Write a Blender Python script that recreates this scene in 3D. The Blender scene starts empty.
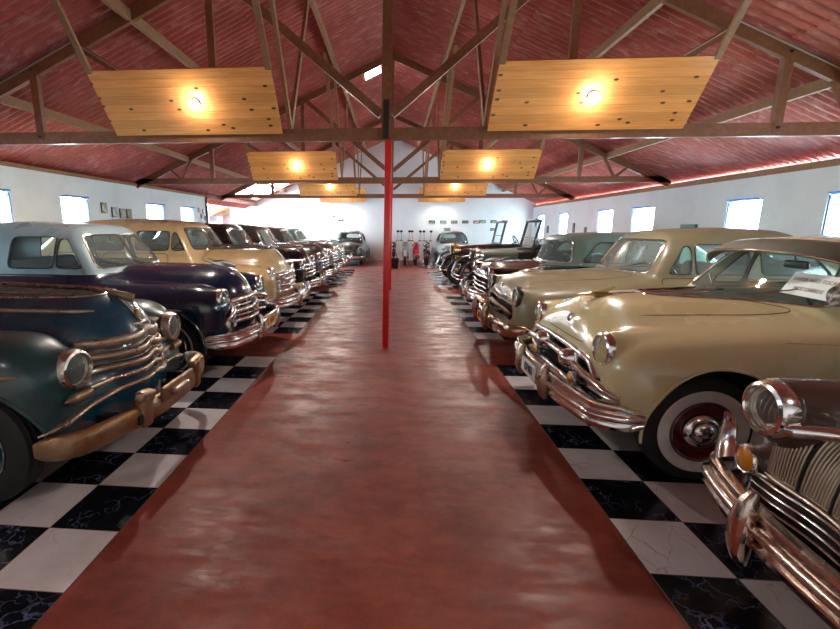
import bpy, bmesh, math, random
import numpy as np
from mathutils import Vector, Matrix, Euler
random.seed(7); np.random.seed(7)
PI = math.pi
S = bpy.context.scene
COL = S.collection

# ------------------------------------------------------------------ materials
def mat(name, col=(.8,.8,.8), rough=.5, metal=0., coat=0., coat_rough=.05, spec=.5, emit=None, estr=0., bump=None, vary=None, rvary=None, trans=0.):
    m = bpy.data.materials.new(name); m.use_nodes = True
    nt = m.node_tree; b = nt.nodes['Principled BSDF']
    b.inputs['Base Color'].default_value = (*col, 1); b.inputs['Roughness'].default_value = rough
    b.inputs['Metallic'].default_value = metal; b.inputs['Coat Weight'].default_value = coat
    b.inputs['Coat Roughness'].default_value = coat_rough; b.inputs['Specular IOR Level'].default_value = spec
    b.inputs['Transmission Weight'].default_value = trans
    if emit: b.inputs['Emission Color'].default_value = (*emit, 1); b.inputs['Emission Strength'].default_value = estr
    tc = None
    if vary or bump or rvary:
        tc = nt.nodes.new('ShaderNodeTexCoord')
    if vary:   # (colour2, scale, lo, hi)
        n = nt.nodes.new('ShaderNodeTexNoise'); n.inputs['Scale'].default_value = vary[1]; n.inputs['Detail'].default_value = 6; n.inputs['Roughness'].default_value = .65
        nt.links.new(tc.outputs['Object'], n.inputs['Vector'])
        r = nt.nodes.new('ShaderNodeValToRGB'); r.color_ramp.elements[0].position = vary[2]; r.color_ramp.elements[1].position = vary[3]
        r.color_ramp.elements[0].color = (*col, 1); r.color_ramp.elements[1].color = (*vary[0], 1)
        nt.links.new(n.outputs['Fac'], r.inputs['Fac']); nt.links.new(r.outputs['Color'], b.inputs['Base Color'])
    if rvary:  # (scale, rlo, rhi)
        n = nt.nodes.new('ShaderNodeTexNoise'); n.inputs['Scale'].default_value = rvary[0]; n.inputs['Detail'].default_value = 5
        nt.links.new(tc.outputs['Object'], n.inputs['Vector'])
        r = nt.nodes.new('ShaderNodeMapRange'); r.inputs['From Min'].default_value = .35; r.inputs['From Max'].default_value = .65
        r.inputs['To Min'].default_value = rvary[1]; r.inputs['To Max'].default_value = rvary[2]
        nt.links.new(n.outputs['Fac'], r.inputs['Value']); nt.links.new(r.outputs['Result'], b.inputs['Roughness'])
    if bump:   # (scale, strength)
        n = nt.nodes.new('ShaderNodeTexNoise'); n.inputs['Scale'].default_value = bump[0]; n.inputs['Detail'].default_value = 4
        nt.links.new(tc.outputs['Object'], n.inputs['Vector'])
        bp = nt.nodes.new('ShaderNodeBump'); bp.inputs['Strength'].default_value = bump[1]; bp.inputs['Distance'].default_value = .01
        nt.links.new(n.outputs['Fac'], bp.inputs['Height']); nt.links.new(bp.outputs['Normal'], b.inputs['Normal'])
    return m

def glass_mat(name, tint=(.9,.97,.95), op=.12, rough=.03):
    m = bpy.data.materials.new(name); m.use_nodes = True; nt = m.node_tree; nt.nodes.clear()
    o = nt.nodes.new('ShaderNodeOutputMaterial'); t = nt.nodes.new('ShaderNodeBsdfTransparent'); t.inputs[0].default_value = (*tint, 1)
    g = nt.nodes.new('ShaderNodeBsdfGlossy'); g.inputs['Roughness'].default_value = rough
    d = nt.nodes.new('ShaderNodeBsdfDiffuse'); d.inputs[0].default_value = (.55,.6,.58,1)
    lw = nt.nodes.new('ShaderNodeLayerWeight'); lw.inputs[0].default_value = .5
    pw_ = nt.nodes.new('ShaderNodeMath'); pw_.operation = 'POWER'; pw_.inputs[1].default_value = 4.
    fr = nt.nodes.new('ShaderNodeMath'); fr.operation = 'MULTIPLY_ADD'; fr.inputs[1].default_value = .6; fr.inputs[2].default_value = .05
    nt.links.new(lw.outputs['Facing'], pw_.inputs[0]); nt.links.new(pw_.outputs[0], fr.inputs[0])
    m1 = nt.nodes.new('ShaderNodeMixShader'); m1.inputs[0].default_value = op
    m2 = nt.nodes.new('ShaderNodeMixShader')
    nt.links.new(t.outputs[0], m1.inputs[1]); nt.links.new(d.outputs[0], m1.inputs[2])
    nt.links.new(fr.outputs[0], m2.inputs[0]); nt.links.new(m1.outputs[0], m2.inputs[1]); nt.links.new(g.outputs[0], m2.inputs[2])
    nt.links.new(m2.outputs[0], o.inputs[0])
    return m

def N(nt, t, **kw):
    n = nt.nodes.new(t)
    for k, v in kw.items():
        if k in n.inputs: n.inputs[k].default_value = v
        else: setattr(n, k, v)
    return n

M = {}
M['chrome'] = mat('chrome', (.86,.85,.84), .12, 1., rvary=(9,.07,.22))
M['chrome_dull'] = mat('dull_chrome', (.62,.56,.5), .3, 1., rvary=(14,.18,.45), vary=((.42,.3,.22), 18, .5, .75))
M['chrome_far'] = mat('old_chrome', (.75,.72,.7), .2, 1.)
M['rusty'] = mat('rusted_chrome', (.36,.27,.19), .42, .75, vary=((.30,.15,.055), 7, .40, .62), bump=(40,.3), rvary=(11,.3,.6))
M['aged'] = mat('aged_grille_metal', (.50,.41,.33), .33, .9, vary=((.36,.24,.16), 12, .45, .75), rvary=(16,.25,.5))
M['rubber'] = mat('tyre_rubber', (.012,.012,.013), .62, bump=(60,.15))
M['white_rubber'] = mat('whitewall_rubber', (.78,.76,.72), .55, vary=((.55,.52,.47), 9, .5, .8))
M['black'] = mat('black_paint', (.006,.006,.007), .35, coat=.4)
M['dark'] = mat('dark_underside', (.01,.01,.01), .9)
M['seat'] = mat('seat_cloth', (.16,.13,.10), .85, bump=(50,.3))
M['seat_grey'] = mat('grey_seat_cloth', (.10,.11,.12), .85)
M['glass'] = glass_mat('window_glass')
M['glass_dusty'] = glass_mat('dusty_window_glass', (.74,.93,.91), .26, .08)
M['lens'] = glass_mat('lamp_lens_glass', (.97,.97,.93), .10, .05)
M['reflector'] = mat('lamp_reflector', (.92,.92,.88), .35, .45)
M['amber'] = mat('amber_lens', (.75,.28,.01), .2, coat=1)
M['cream_lens'] = mat('cream_lens', (.62,.56,.36), .25, coat=1)
M['red_lens'] = mat('red_lens', (.5,.01,.01), .2, coat=1)
M['wheel_red'] = mat('red_wheel_paint', (.14,.010,.012), .3, coat=.6)
M['plate'] = mat('plate_white', (.55,.56,.55), .5); M['plate_yellow'] = mat('plate_yellow', (.8,.4,.03), .5)
M['ink'] = mat('black_ink', (.01,.01,.012), .6)
M['paper'] = mat('white_paper', (.8,.8,.79), .7)
M['gasket'] = mat('window_gasket', (.05,.045,.04), .45, .3)
M['seam'] = mat('panel_gap', (.008,.007,.006), .8)

def paint(name, col, col2=None, rough=.3, coat=.8, scale=2.5, lo=.45, hi=.75, crough=.07):
    return mat(name, col, rough, 0, coat, crough, vary=((col2, scale, lo, hi) if col2 else None), rvary=(3, rough*.8, rough*1.35))

# ------------------------------------------------------------------ mesh helpers
class MB:
    def __init__(s): s.v=[]; s.f=[]; s.n=0
    def add(s, v, f):
        v = np.asarray(v, float).reshape(-1,3)
        s.v.append(v); s.f += [tuple(int(i)+s.n for i in q) for q in f]; s.n += len(v); return s
    def build(s, name, m, parent=None, smooth=True, angle=40):
        v = np.concatenate(s.v) if s.v else np.zeros((0,3))
        me = bpy.data.meshes.new(name); me.from_pydata(v.tolist(), [], s.f); me.update()
        if smooth:
            me.shade_smooth(); me.set_sharp_from_angle(angle=math.radians(angle))
        me.materials.append(m)
        o = bpy.data.objects.new(name, me); COL.objects.link(o)
        if parent: o.parent = parent
        return o
def box_vf(c, d, rot=None):
    c = np.array(c, float); h = np.array(d, float)/2
    v = np.array([[x,y,z] for x in (-1,1) for y in (-1,1) for z in (-1,1)], float)*h
    if rot is not None: v = v @ np.array(Euler(rot).to_matrix()).T
    return v+c, [(0,1,3,2),(4,6,7,5),(0,4,5,1),(2,3,7,6),(0,2,6,4),(1,5,7,3)]
def box(mb, c, d, rot=None): return mb.add(*box_vf(c,d,rot))
def rbox(mb, c, d, r=.01, rot=None, seg=3):
    bm = bmesh.new(); bmesh.ops.create_cube(bm, size=1)
    bmesh.ops.scale(bm, vec=d, verts=bm.verts)
    bmesh.ops.bevel(bm, geom=bm.edges[:], offset=min(r, min(d)*.49), segments=seg, profile=.5, affect='EDGES')
    v = np.array([x.co[:] for x in bm.verts]); f = [[q.index for q in p.verts] for p in bm.faces]; bm.free()
    if rot is not None: v = v @ np.array(Euler(rot).to_matrix()).T
    return mb.add(v+np.array(c), f)
def unit(a): a = np.asarray(a,float); return a/np.maximum(np.linalg.norm(a,axis=-1,keepdims=True),1e-9)
def sweep(mb, path, prof, up=(0,0,1), closed=False, caps=True, scale=None):
    P = np.asarray(path,float); n=len(P); pr=np.asarray(prof,float); m=len(pr)
    if closed: T = unit(np.roll(P,-1,0)-np.roll(P,1,0))
    else: T = unit(np.gradient(P,axis=0))
    up = np.asarray(up,float)
    U = np.broadcast_to(up,P.shape) if up.ndim==1 else up
    Nn = unit(np.cross(T,U)); B = unit(np.cross(Nn,T))
    sc = np.ones((n,2)) if scale is None else np.asarray(scale,float).reshape(n,-1)*np.ones((1,2))
    V = P[:,None,:] + Nn[:,None,:]*(pr[None,:,0:1]*sc[:,None,0:1]) + B[:,None,:]*(pr[None,:,1:2]*sc[:,None,1:2])
    F=[]
    for i in range(n if closed else n-1):
        j=(i+1)%n
        for k in range(m):
            l=(k+1)%m; F.append((i*m+k, j*m+k, j*m+l, i*m+l))
    if caps and not closed:
        F.append(tuple(range(m))); F.append(tuple((n-1)*m+k for k in range(m-1,-1,-1)))
    return mb.add(V.reshape(-1,3),F)
def tube(mb, path, r, seg=8, closed=False, scale=None):
    P = np.asarray(path,float); a = np.linspace(0,2*PI,seg,endpoint=False)
    pr = np.c_[np.cos(a)*r, np.sin(a)*r]; n=len(P)
    T = unit(np.roll(P,-1,0)-np.roll(P,1,0)) if closed else unit(np.gradient(P,axis=0))
    u = np.array([0,0,1.]) if abs(T[0,2])<.9 else np.array([1.,0,0]); U=[]
    for i in range(n):
        u = u - T[i]*np.dot(u,T[i]); nu=np.linalg.norm(u)
        if nu<1e-6: u=np.array([1.,0.1,0]); u=u-T[i]*np.dot(u,T[i]); nu=np.linalg.norm(u)
        u=u/nu; U.append(u)
    return sweep(mb,P,pr,np.array(U),closed,True,scale)
def lathe(mb, prof, loc=(0,0,0), axis=(1,0,0), seg=32):
    """prof: list of (r, h) along axis"""
    ax = Vector(axis).normalized(); q = np.array(ax.to_track_quat('Z','Y').to_matrix())
    a = np.linspace(0,2*PI,seg,endpoint=False); V=[]; F=[]
    for r,h in prof:
        V.append(np.c_[np.cos(a)*r, np.sin(a)*r, np.full(seg,h)])
    V = np.concatenate(V) @ q.T + np.array(loc)
    for i in range(len(prof)-1):
        for k in range(seg):
            l=(k+1)%seg; F.append((i*seg+k,i*seg+l,(i+1)*seg+l,(i+1)*seg+k))
    if prof[0][0]>1e-5 and False: pass
    return mb.add(V,F)
def blob(mb, c, r, n=(2.,2.), seg=20, rot=None, ny=None):
    """superellipsoid"""
    th = np.linspace(-PI/2,PI/2,seg//2+1); ph = np.linspace(0,2*PI,seg,endpoint=False)
    def pw(x,e): return np.sign(x)*np.abs(x)**e
    e1,e2 = 2/n[0],2/n[1]
    V = np.array([[r[0]*pw(math.cos(t),e1)*pw(math.cos(p),e2), r[1]*pw(math.cos(t),e1)*pw(math.sin(p),e2), r[2]*pw(math.sin(t),e1)] for t in th for p in ph],float)
    if rot is not None: V = V @ np.array(Euler(rot).to_matrix()).T
    F=[]
    for i in range(len(th)-1):
        for k in range(seg):
            l=(k+1)%seg; F.append((i*seg+k,i*seg+l,(i+1)*seg+l,(i+1)*seg+k))
    return mb.add(V+np.array(c),F)
def smooth_path(pts, n=40, closed=False):
    P=np.asarray(pts,float); m=len(P); out=[]
    t=np.linspace(0,m if closed else m-1,n,endpoint=not closed)
    for u in t:
        i=int(min(u, (m if closed else m-1)-1e-9)); f=u-i
        g=lambda k: P[k%m] if closed else P[min(max(k,0),m-1)]
        a,b,c,d=g(i-1),g(i),g(i+1),g(i+2)
        out.append(.5*((2*b)+(-a+c)*f+(2*a-5*b+4*c-d)*f*f+(-a+3*b-3*c+d)*f**3))
    return np.array(out)
def curve1(xs, ys):
    """smooth 1-D interpolation through control points"""
    xs=np.asarray(xs,float); ys=np.asarray(ys,float)
    d=np.diff(ys)/np.diff(xs); mm=np.zeros(len(xs)); mm[1:-1]=np.where(d[1:]*d[:-1]>0,2*d[1:]*d[:-1]/(d[1:]+d[:-1]+1e-12),0); mm[0]=d[0]; mm[-1]=d[-1]
    def f(x):
        x=np.clip(x,xs[0],xs[-1]); i=np.clip(np.searchsorted(xs,x,side='right')-1,0,len(xs)-2)
        h=xs[i+1]-xs[i]; t=(x-xs[i])/h
        return ys[i]*(1+2*t)*(1-t)**2+mm[i]*h*t*(1-t)**2+ys[i+1]*t*t*(3-2*t)+mm[i+1]*h*t*t*(t-1)
    return f

def empty(name, label, cat, loc=(0,0,0), rotz=0., group=None):
    o = bpy.data.objects.new(name, None); COL.objects.link(o); o.empty_display_size=.2
    o.location=loc; o.rotation_euler=(0,0,rotz); o['label']=label; o['category']=cat
    if group: o['group']=group
    return o
def tag(o, label, cat, group=None, kind=None):
    o['label']=label; o['category']=cat
    if group: o['group']=group
    if kind: o['kind']=kind
    return o
def struct(o): o['kind']='structure'; return o
def lab(o, label): o['label']=label; return o
def copy_tree(o, parent=None):
    c=o.copy(); COL.objects.link(c); c.parent=parent
    for ch in list(o.children): copy_tree(ch,c)
    return c
def text_vf(s, size, depth=.002):
    cu=bpy.data.curves.new('t','FONT'); cu.body=s; cu.size=size; cu.align_x='CENTER'; cu.align_y='CENTER'; cu.extrude=depth/2; cu.resolution_u=2
    o=bpy.data.objects.new('t',cu); me=bpy.data.meshes.new_from_object(o)
    v=np.array([x.co[:] for x in me.vertices]) if len(me.vertices) else np.zeros((0,3)); f=[tuple(p.vertices) for p in me.polygons]
    bpy.data.objects.remove(o); bpy.data.curves.remove(cu); bpy.data.meshes.remove(me)
    return v,f
def add_text(mb, s, size, loc, right, up, depth=.002, sx=1.):
    v,f=text_vf(s,size,depth); r=np.array(unit(right)); u=np.array(unit(up)); n=np.cross(r,u)
    if len(v): mb.add(np.array(loc)+v[:,0:1]*r*sx+v[:,1:2]*u+v[:,2:3]*n, f)
    return mb

# ------------------------------------------------------------------ implicit surfaces -> meshes
def smin(a,b,k): h=np.maximum(k-np.abs(a-b),0)/k; return np.minimum(a,b)-h*h*k*.25
def smax(a,b,k): return -smin(-a,-b,k)
def pos(x): return np.maximum(x,0)
def SE(s,a,z, yc=0.,w=.5,zc=.6,h=.4,sf=.4,lf=.4,sr=4.,lr=.5,n=2.3,hl=1.6,m=None):
    m = m or n
    d = ((np.abs(a-yc)/w)**n + (pos(z-zc)/h)**n + (pos(zc-z)/hl)**n + (pos(sf-s)/lf)**m + (pos(s-sr)/lr)**m)**(1/n)
    return (d-1)*np.minimum(w,h)
def grad(F,P,e=1e-3):
    g=np.zeros_like(P)
    for i in range(3):
        d=np.zeros(3); d[i]=e; g[:,i]=(F(P+d)-F(P-d))/(2*e)
    return g
def nets(F, lo, hi, h):
    """surface nets on a box that is symmetric in y; vertices are pulled onto F=0"""
    nx=int((hi[0]-lo[0])/h)+2; nz=int((hi[2]-lo[2])/h)+2; ny=int(hi[1]/h)+2
    X=lo[0]+np.arange(nx)*h; Y=(np.arange(ny))*h; Z=lo[2]+np.arange(nz)*h
    V=np.empty((nx,ny,nz),np.float32)
    for i0 in range(0,nx,24):
        g=np.stack(np.meshgrid(X[i0:i0+24],Y,Z,indexing='ij'),-1).reshape(-1,3)
        V[i0:i0+24]=F(g).reshape(-1,ny,nz)
    V=np.concatenate([V[:,:0:-1],V],1); Y=np.concatenate([-Y[:0:-1],Y]); ny=len(Y)
    V=np.where(V==0,1e-6,V); sg=V<0
    c=np.zeros((nx-1,ny-1,nz-1),int); acc=np.zeros((nx-1,ny-1,nz-1,3)); cnt=np.zeros((nx-1,ny-1,nz-1))
    org=np.stack(np.meshgrid(np.arange(nx-1),np.arange(ny-1),np.arange(nz-1),indexing='ij'),-1).astype(float)
    off=[(i,j,k) for i in (0,1) for j in (0,1) for k in (0,1)]
    sl=lambda o: tuple(slice(o[d],[nx,ny,nz][d]-1+o[d]) for d in range(3))
    for a in off:
        for d in range(3):
            if a[d]==0:
                b=list(a); b[d]=1; va=V[sl(a)]; vb=V[sl(b)]; cr=(va<0)!=(vb<0)
                t=np.where(cr,va/(va-vb+1e-20),0)
                acc[...,d]+=t*cr
                for e in range(3): acc[...,e]+=a[e]*cr
                cnt+=cr
    act=cnt>0; idx=-np.ones(act.shape,int); idx[act]=np.arange(act.sum())
    P=(org[act]+acc[act]/cnt[act][:,None])*h+np.array([X[0],Y[0],Z[0]])
    Q=[]
    for d in range(3):
        e,f=(d+1)%3,(d+2)%3
        s0=[slice(None)]*3; s1=[slice(None)]*3; s0[d]=slice(0,-1); s1[d]=slice(1,None)
        A=sg[tuple(s0)]; B=sg[tuple(s1)]; I=np.argwhere(A!=B)
        ok=(I[:,e]>0)&(I[:,f]>0)&(I[:,e]<idx.shape[e])&(I[:,f]<idx.shape[f]); I=I[ok]
        if not len(I): continue
        fl=A[tuple(I.T)]
        def at(de,df):
            J=I.copy(); J[:,e]-=de; J[:,f]-=df; return idx[tuple(J.T)]
        q=np.stack([at(0,0),at(1,0),at(1,1),at(0,1)],1); q=np.where(fl[:,None],q,q[:,::-1]); Q.append(q)
    Q=np.concatenate(Q)
    for _ in range(3):
        g=grad(F,P); f=F(P); st=(f/np.maximum((g*g).sum(1),.04))[:,None]*g
        L=np.linalg.norm(st,axis=1,keepdims=True); P=P-st*np.minimum(1,.6*h/np.maximum(L,1e-9))
    T=np.concatenate([Q[:,[0,1,2]],Q[:,[0,2,3]]])
    return P,T
def clip(P,T,g):
    """split triangles along g=0 -> (points, triangles g>0, triangles g<0)"""
    g=np.where(np.abs(g)<1e-7,1e-7,g); pz=g[T]>0; c=pz.sum(1)
    keep=T[c==3]; drop=T[c==0]; newP=[P]; n0=len(P); cache={}
    K=[];D=[]; pts=[]
    def cut(i,j):
        k=(min(i,j),max(i,j))
        if k not in cache:
            t=g[i]/(g[i]-g[j]); cache[k]=n0+len(pts); pts.append(P[i]+(P[j]-P[i])*t)
        return cache[k]
    for t,p,cc in zip(T[(c==1)|(c==2)],pz[(c==1)|(c==2)],c[(c==1)|(c==2)]):
        odd=int(np.argmax(p)) if cc==1 else int(np.argmin(p))
        i,j,k=int(t[odd]),int(t[(odd+1)%3]),int(t[(odd+2)%3]); a=cut(i,j); b=cut(i,k)
        one=[(i,a,b)]; two=[(a,j,k),(a,k,b)]
        if cc==1: K+=one; D+=two
        else: D+=one; K+=two
    if pts: newP.append(np.array(pts))
    st=lambda A,L: np.concatenate([A,np.array(L,int)]) if L else A
    return np.concatenate(newP),st(keep,K),st(drop,D)
def surf_obj(name,P,T,F,m,parent=None,offset=0.):
    if not len(T): return None
    u,inv=np.unique(T,return_inverse=True); Q=P[u]; T2=inv.reshape(T.shape)
    nrm=unit(grad(F,Q)); Q=Q+nrm*offset
    me=bpy.data.meshes.new(name); me.vertices.add(len(Q)); me.vertices.foreach_set('co',Q.ravel())
    me.loops.add(T2.size); me.loops.foreach_set('vertex_index',T2.ravel().astype(np.int32))
    me.polygons.add(len(T2)); me.polygons.foreach_set('loop_start',np.arange(0,T2.size,3,dtype=np.int32))
    me.update(calc_edges=True); me.validate(); me.shade_smooth()
    me.normals_split_custom_set_from_vertices(nrm.tolist())
    me.materials.append(m)
    o=bpy.data.objects.new(name,me); COL.objects.link(o)
    if parent: o.parent=parent
    return o
def main_islands(T,n,share=.004):
    lab_=np.arange(n)
    for _ in range(400):
        m=lab_[T].min(1); new=lab_.copy()
        for k in range(3): np.minimum.at(new,T[:,k],m)
        new=new[new]
        if (new==lab_).all(): break
        lab_=new
    L=lab_[T[:,0]]; u,cn=np.unique(L,return_counts=True); keep=u[cn>=share*cn.sum()]
    return T[np.isin(L,keep)]
def loops(P,T):
    E={}
    for t in T:
        for i in range(3):
            a,b=int(t[i]),int(t[(i+1)%3]); E[(a,b)]=1
    nx={a:b for (a,b) in E if (b,a) not in E}; out=[]
    while nx:
        a=next(iter(nx)); L=[a]; b=nx.pop(a)
        while b!=L[0] and b in nx: L.append(b); b=nx.pop(b)
        if len(L)>6: out.append(P[np.array(L)])
    return out
def resample(L,n):
    Q=np.r_[L,L[:1]]; d=np.r_[0,np.cumsum(np.linalg.norm(np.diff(Q,axis=0),axis=1))]
    t=np.linspace(0,d[-1],n,endpoint=False); R=np.stack([np.interp(t,d,Q[:,i]) for i in range(3)],1)
    for _ in range(2): R=(np.roll(R,1,0)+2*R+np.roll(R,-1,0))/4
    return R
def poly_field(u,v,pts,r=.04):
    """>0 inside a convex polygon (u,v points, counter-clockwise or not) with corners rounded by r"""
    p=np.asarray(pts,float); c=p.mean(0); g=None
    for i in range(len(p)):
        a,b=p[i],p[(i+1)%len(p)]; n=np.array([b[1]-a[1],a[0]-b[0]]); n/=np.linalg.norm(n)
        if np.dot(n,c-a)>0: n=-n
        d=(u-a[0])*n[0]+(v-a[1])*n[1]
        g=d if g is None else smax(g,d,r)
    return -g
def march(F,O,D,tmax,steps=70):
    """first hit of rays O + t*D (coming from outside)"""
    t=np.zeros(len(O)); hit=np.full(len(O),np.nan); dt=tmax/steps
    f0=F(O); done=np.zeros(len(O),bool)
    for i in range(steps):
        t1=t+dt; f1=F(O+D*t1[:,None]); h=(f1<0)&~done
        if h.any():
            lo=t[h].copy(); hi=t1[h].copy()
            for _ in range(14):
                md=(lo+hi)/2; ng=F(O[h]+D[h]*md[:,None])<0; hi=np.where(ng,md,hi); lo=np.where(ng,lo,md)
            hit[h]=hi; done|=h
        t=t1
        if done.all(): break
    return hit

# ------------------------------------------------------------------ car builder
class Car:
    """local frame: nose at x=0, car runs towards -x; s = -x"""
    def __init__(c, name, label, loc, rotz, sp):
        c.sp=sp; c.root=empty(name,label,'car',loc,rotz,sp.get('group')); c.h=sp.get('h',.026)
        g=lambda v,s: v(s) if callable(v) else v
        def comp(kw):
            def f(s,a,z): return SE(s,a,z,**{k:g(v,s) for k,v in kw.items()})
            return f
        c.comp={k:comp(v) for k,v in sp['shapes'].items()}
        R=sp['roof']; zr=R['zr']; c.R=R
        def roof(s,a,z):
            zb=R['zb']; t=z-zb
            wb=g(R['w'],s)
            side=a-(wb-R.get('tumble',.22)*t-R.get('curv',.25)*pos(t)**2)
            top=z-(g(zr,s)-R.get('crown',.10)*a*a)
            fr=(R['s0']+R['slope']*t+R['bow']*a*a)-s
            re=s-(R['s1']-R['slr']*t-R.get('bowr',.25)*a*a)
            f=smax(side,top,R.get('ke',.22)); f=smax(f,fr,R.get('kf',.10)); f=smax(f,re,R.get('kr',.25))
            return smax(f,(zb-.25)-z,.05)
        c.roof_f=roof
        def F(P):
            s=-P[:,0]; a=np.sqrt(P[:,1]**2+1e-8); z=P[:,2]; f=None
            for k,fn in c.comp.items():
                v=fn(s,a,z); f=v if f is None else smin(f,v,sp.get('k',.04) if k not in sp.get('kk',{}) else sp['kk'][k])
            if R.get('on',True): f=smin(f,roof(s,a,z),R.get('k',.05))
            return f
        c.F=F
        def F0(P):
            s=-P[:,0]; a=np.sqrt(P[:,1]**2+1e-8); z=P[:,2]; f=None
            for k,fn in c.comp.items():
                if k=='lamp': continue
                v=fn(s,a,z); f=v if f is None else smin(f,v,sp.get('k',.04))
            return f
        c.F0=F0
    # projections
    def fx(c,y,z,off=0.,x0=.5,lamp=True):
        y=np.atleast_1d(np.asarray(y,float)); z=np.broadcast_to(np.asarray(z,float),y.shape)
        O=np.stack([np.full_like(y,x0),y,z],1); t=march(c.F if lamp else c.F0,O,np.tile([-1.,0,0],(len(y),1)),2.6,130)
        return x0-t+off
    def sy(c,s,z,off=0.,sg=1,amin=0.):
        s=np.atleast_1d(np.asarray(s,float)); z=np.broadcast_to(np.asarray(z,float),s.shape)
        O=np.stack([-s,np.full_like(s,1.3),z],1); t=march(c.F,O,np.tile([0,-1.,0],(len(s),1)),1.3,80)
        return sg*(1.3-t+off)
    def tz(c,s,y,off=0.):
        s=np.atleast_1d(np.asarray(s,float)); y=np.broadcast_to(np.asarray(y,float),s.shape)
        O=np.stack([-s,y,np.full_like(s,2.2)],1); t=march(c.F,O,np.tile([0,0,-1.],(len(s),1)),2.0,100)
        return 2.2-t+off
    def front_path(c,y0,y1,z,off=0.,n=41,zf=None):
        y=np.linspace(y0,y1,n); zz=np.full(n,z,float) if zf is None else zf(y)
        return np.stack([c.fx(y,zz,off,lamp=False),y,zz],1)
    def side_path(c,ss,zs,off=0.,sg=1,n=40):
        q=smooth_path(np.c_[ss,zs],n) if len(ss)>2 else np.c_[np.linspace(ss[0],ss[1],n),np.linspace(zs[0],zs[1],n)]
        y=c.sy(q[:,0],q[:,1],off,sg); return np.stack([-q[:,0],y,q[:,1]],1)
    def top_path(c,ss,ys,off=0.,n=40):
        q=smooth_path(np.c_[ss,ys],n) if len(ss)>2 else np.c_[np.linspace(ss[0],ss[1],n),np.linspace(ys[0],ys[1],n)]
        return np.stack([-q[:,0],q[:,1],c.tz(q[:,0],q[:,1],off)],1)
    def ok(c,p):
        p=p[~np.isnan(p).any(1)]
        if len(p)<4: return p
        d=np.r_[0,np.linalg.norm(np.diff(p,axis=0),axis=1)]; keep=d<max(.25,4*np.median(d))
        return p[keep]
    def obj(c,mb,name,m,parent=None,**k): return mb.build(name,m,parent or c.root,**k)
    def tube(c,name,path,r,m,parent=None,seg=8,closed=False):
        p=c.ok(path) if not closed else path
        if len(p)<4: return None
        return tube(MB(),p,r,seg,closed).build(name,m,parent or c.root)
    def strip(c,name,path,w,t,m,parent=None,up=(0,0,1),taper=True):
        p=c.ok(path)
        if len(p)<4: return None
        a=np.linspace(0,2*PI,12,endpoint=False); pr=np.c_[np.cos(a)*t, np.sin(a)*w/2]
        sc=np.ones(len(p)); 
        if taper:
            k=min(6,len(p)//4); e=np.sqrt(np.linspace(.06,1,k)); sc[:k]=e; sc[-k:]=e[::-1]
        return sweep(MB(),p,pr,up,scale=sc).build(name,m,parent or c.root)

    def body(c):
        sp=c.sp; R=c.R; F=c.F; L=sp['L']; rt=c.root; m=sp['mat']
        P,T=nets(F,(-L-.12,-1.05,sp.get('zlow',.26)-.08),(.14,1.05,sp.get('ztop',1.8)),c.h)
        cut=lambda P,T,fn: clip(P,T,fn(-P[:,0],np.abs(P[:,1]),P[:,2]))
        zl=sp.get('zlowf'); 
        P,T,_=cut(P,T,lambda s,a,z: z-(zl(s) if zl else sp.get('zlow',.26)))
        # wheel openings
        for sw,r,zc in sp['arches']:
            fn=lambda s,a,z: np.maximum(np.hypot(s-sw,(z-zc)*sp.get('asq',1.))-r, .45-a)
            P,T,_=cut(P,T,fn)
        c.glass={}
        # windshield
        def take(nm,field,gm,tr,off=-.012,frame=sp.get('frame_mat',M['chrome']),fr=.013,split=True):
            nonlocal P,T
            P,G,T=cut(P,T,field)
            if not len(G): return
            for sg in ((1,-1) if split else (0,)):
                Gi=G if sg==0 else G[(P[G][:,:,1].mean(1)*sg)>0]
                if not len(Gi): continue
                go=surf_obj(nm,P,Gi,F,gm,rt,off)
                for Lp in loops(P,Gi):
                    per=np.linalg.norm(np.diff(np.r_[Lp,Lp[:1]],axis=0),axis=1).sum()
                    if per<.3: continue
                    tube(MB(),resample(Lp,int(max(24,per/.035))),fr,6,True).build('window_frame',frame,go or rt)
        if R.get('on',True):
            smid=R['s0']+R['slope']*.3+.75
            ws=R['ws']; gm=sp.get('glass',M['glass'])
            n=R.get('post',True)
            e=.012 if n else 0.
            ff=lambda s,a,z: np.minimum(np.minimum(poly_field(a,z,[(-.9,ws[0][1]),(ws[0][0],ws[0][1]),(ws[1][0],ws[1][1]),(-.9,ws[1][1])],.05), smid-s), a-e if n else 1.)
            take('windshield',ff,gm,None,split=n,fr=R.get('frame_r',.010),frame=R.get('ws_frame',sp.get('frame_mat',M['chrome'])))
            rw=R.get('rw')
            if rw:
                take('rear_window',lambda s,a,z: np.minimum(poly_field(a,z,[(-.9,rw[0][1]),(rw[0][0],rw[0][1]),(rw[1][0],rw[1][1]),(-.9,rw[1][1])],.12), s-R['s1']+.9),gm,None,split=False)
            for w in R['side']:
                take('side_window',lambda s,a,z: np.minimum(poly_field(s,z,w,.022),a-.38),gm,None,fr=R.get('sframe_r',.008),frame=sp.get('side_frame',M['gasket']))
        if sp.get('grille_open'):
            ys=sp['grille_open']
            P,G,T=cut(P,T,lambda s,a,z: np.minimum(poly_field(a,z,ys,sp.get('grille_r',.08)),.6-s))
            if len(G): lab(surf_obj('grille_recess',P,G,F,M['dark'],rt,-.09),'dark recess behind the grille bars')
        # partition
        zb=R['zb']
        if R.get('on',True):
            P,Rf,T=cut(P,T,lambda s,a,z: np.minimum(np.minimum(z-zb-sp.get('roof_cut',.03), c.comp['hood'](s,a,z)-.005 if 'hood' in c.comp else 1.), s-R['s0']+.05))
            surf_obj('roof',P,Rf,F,sp.get('roof_mat',m),rt)
        hc=sp.get('hood_cut')
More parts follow.
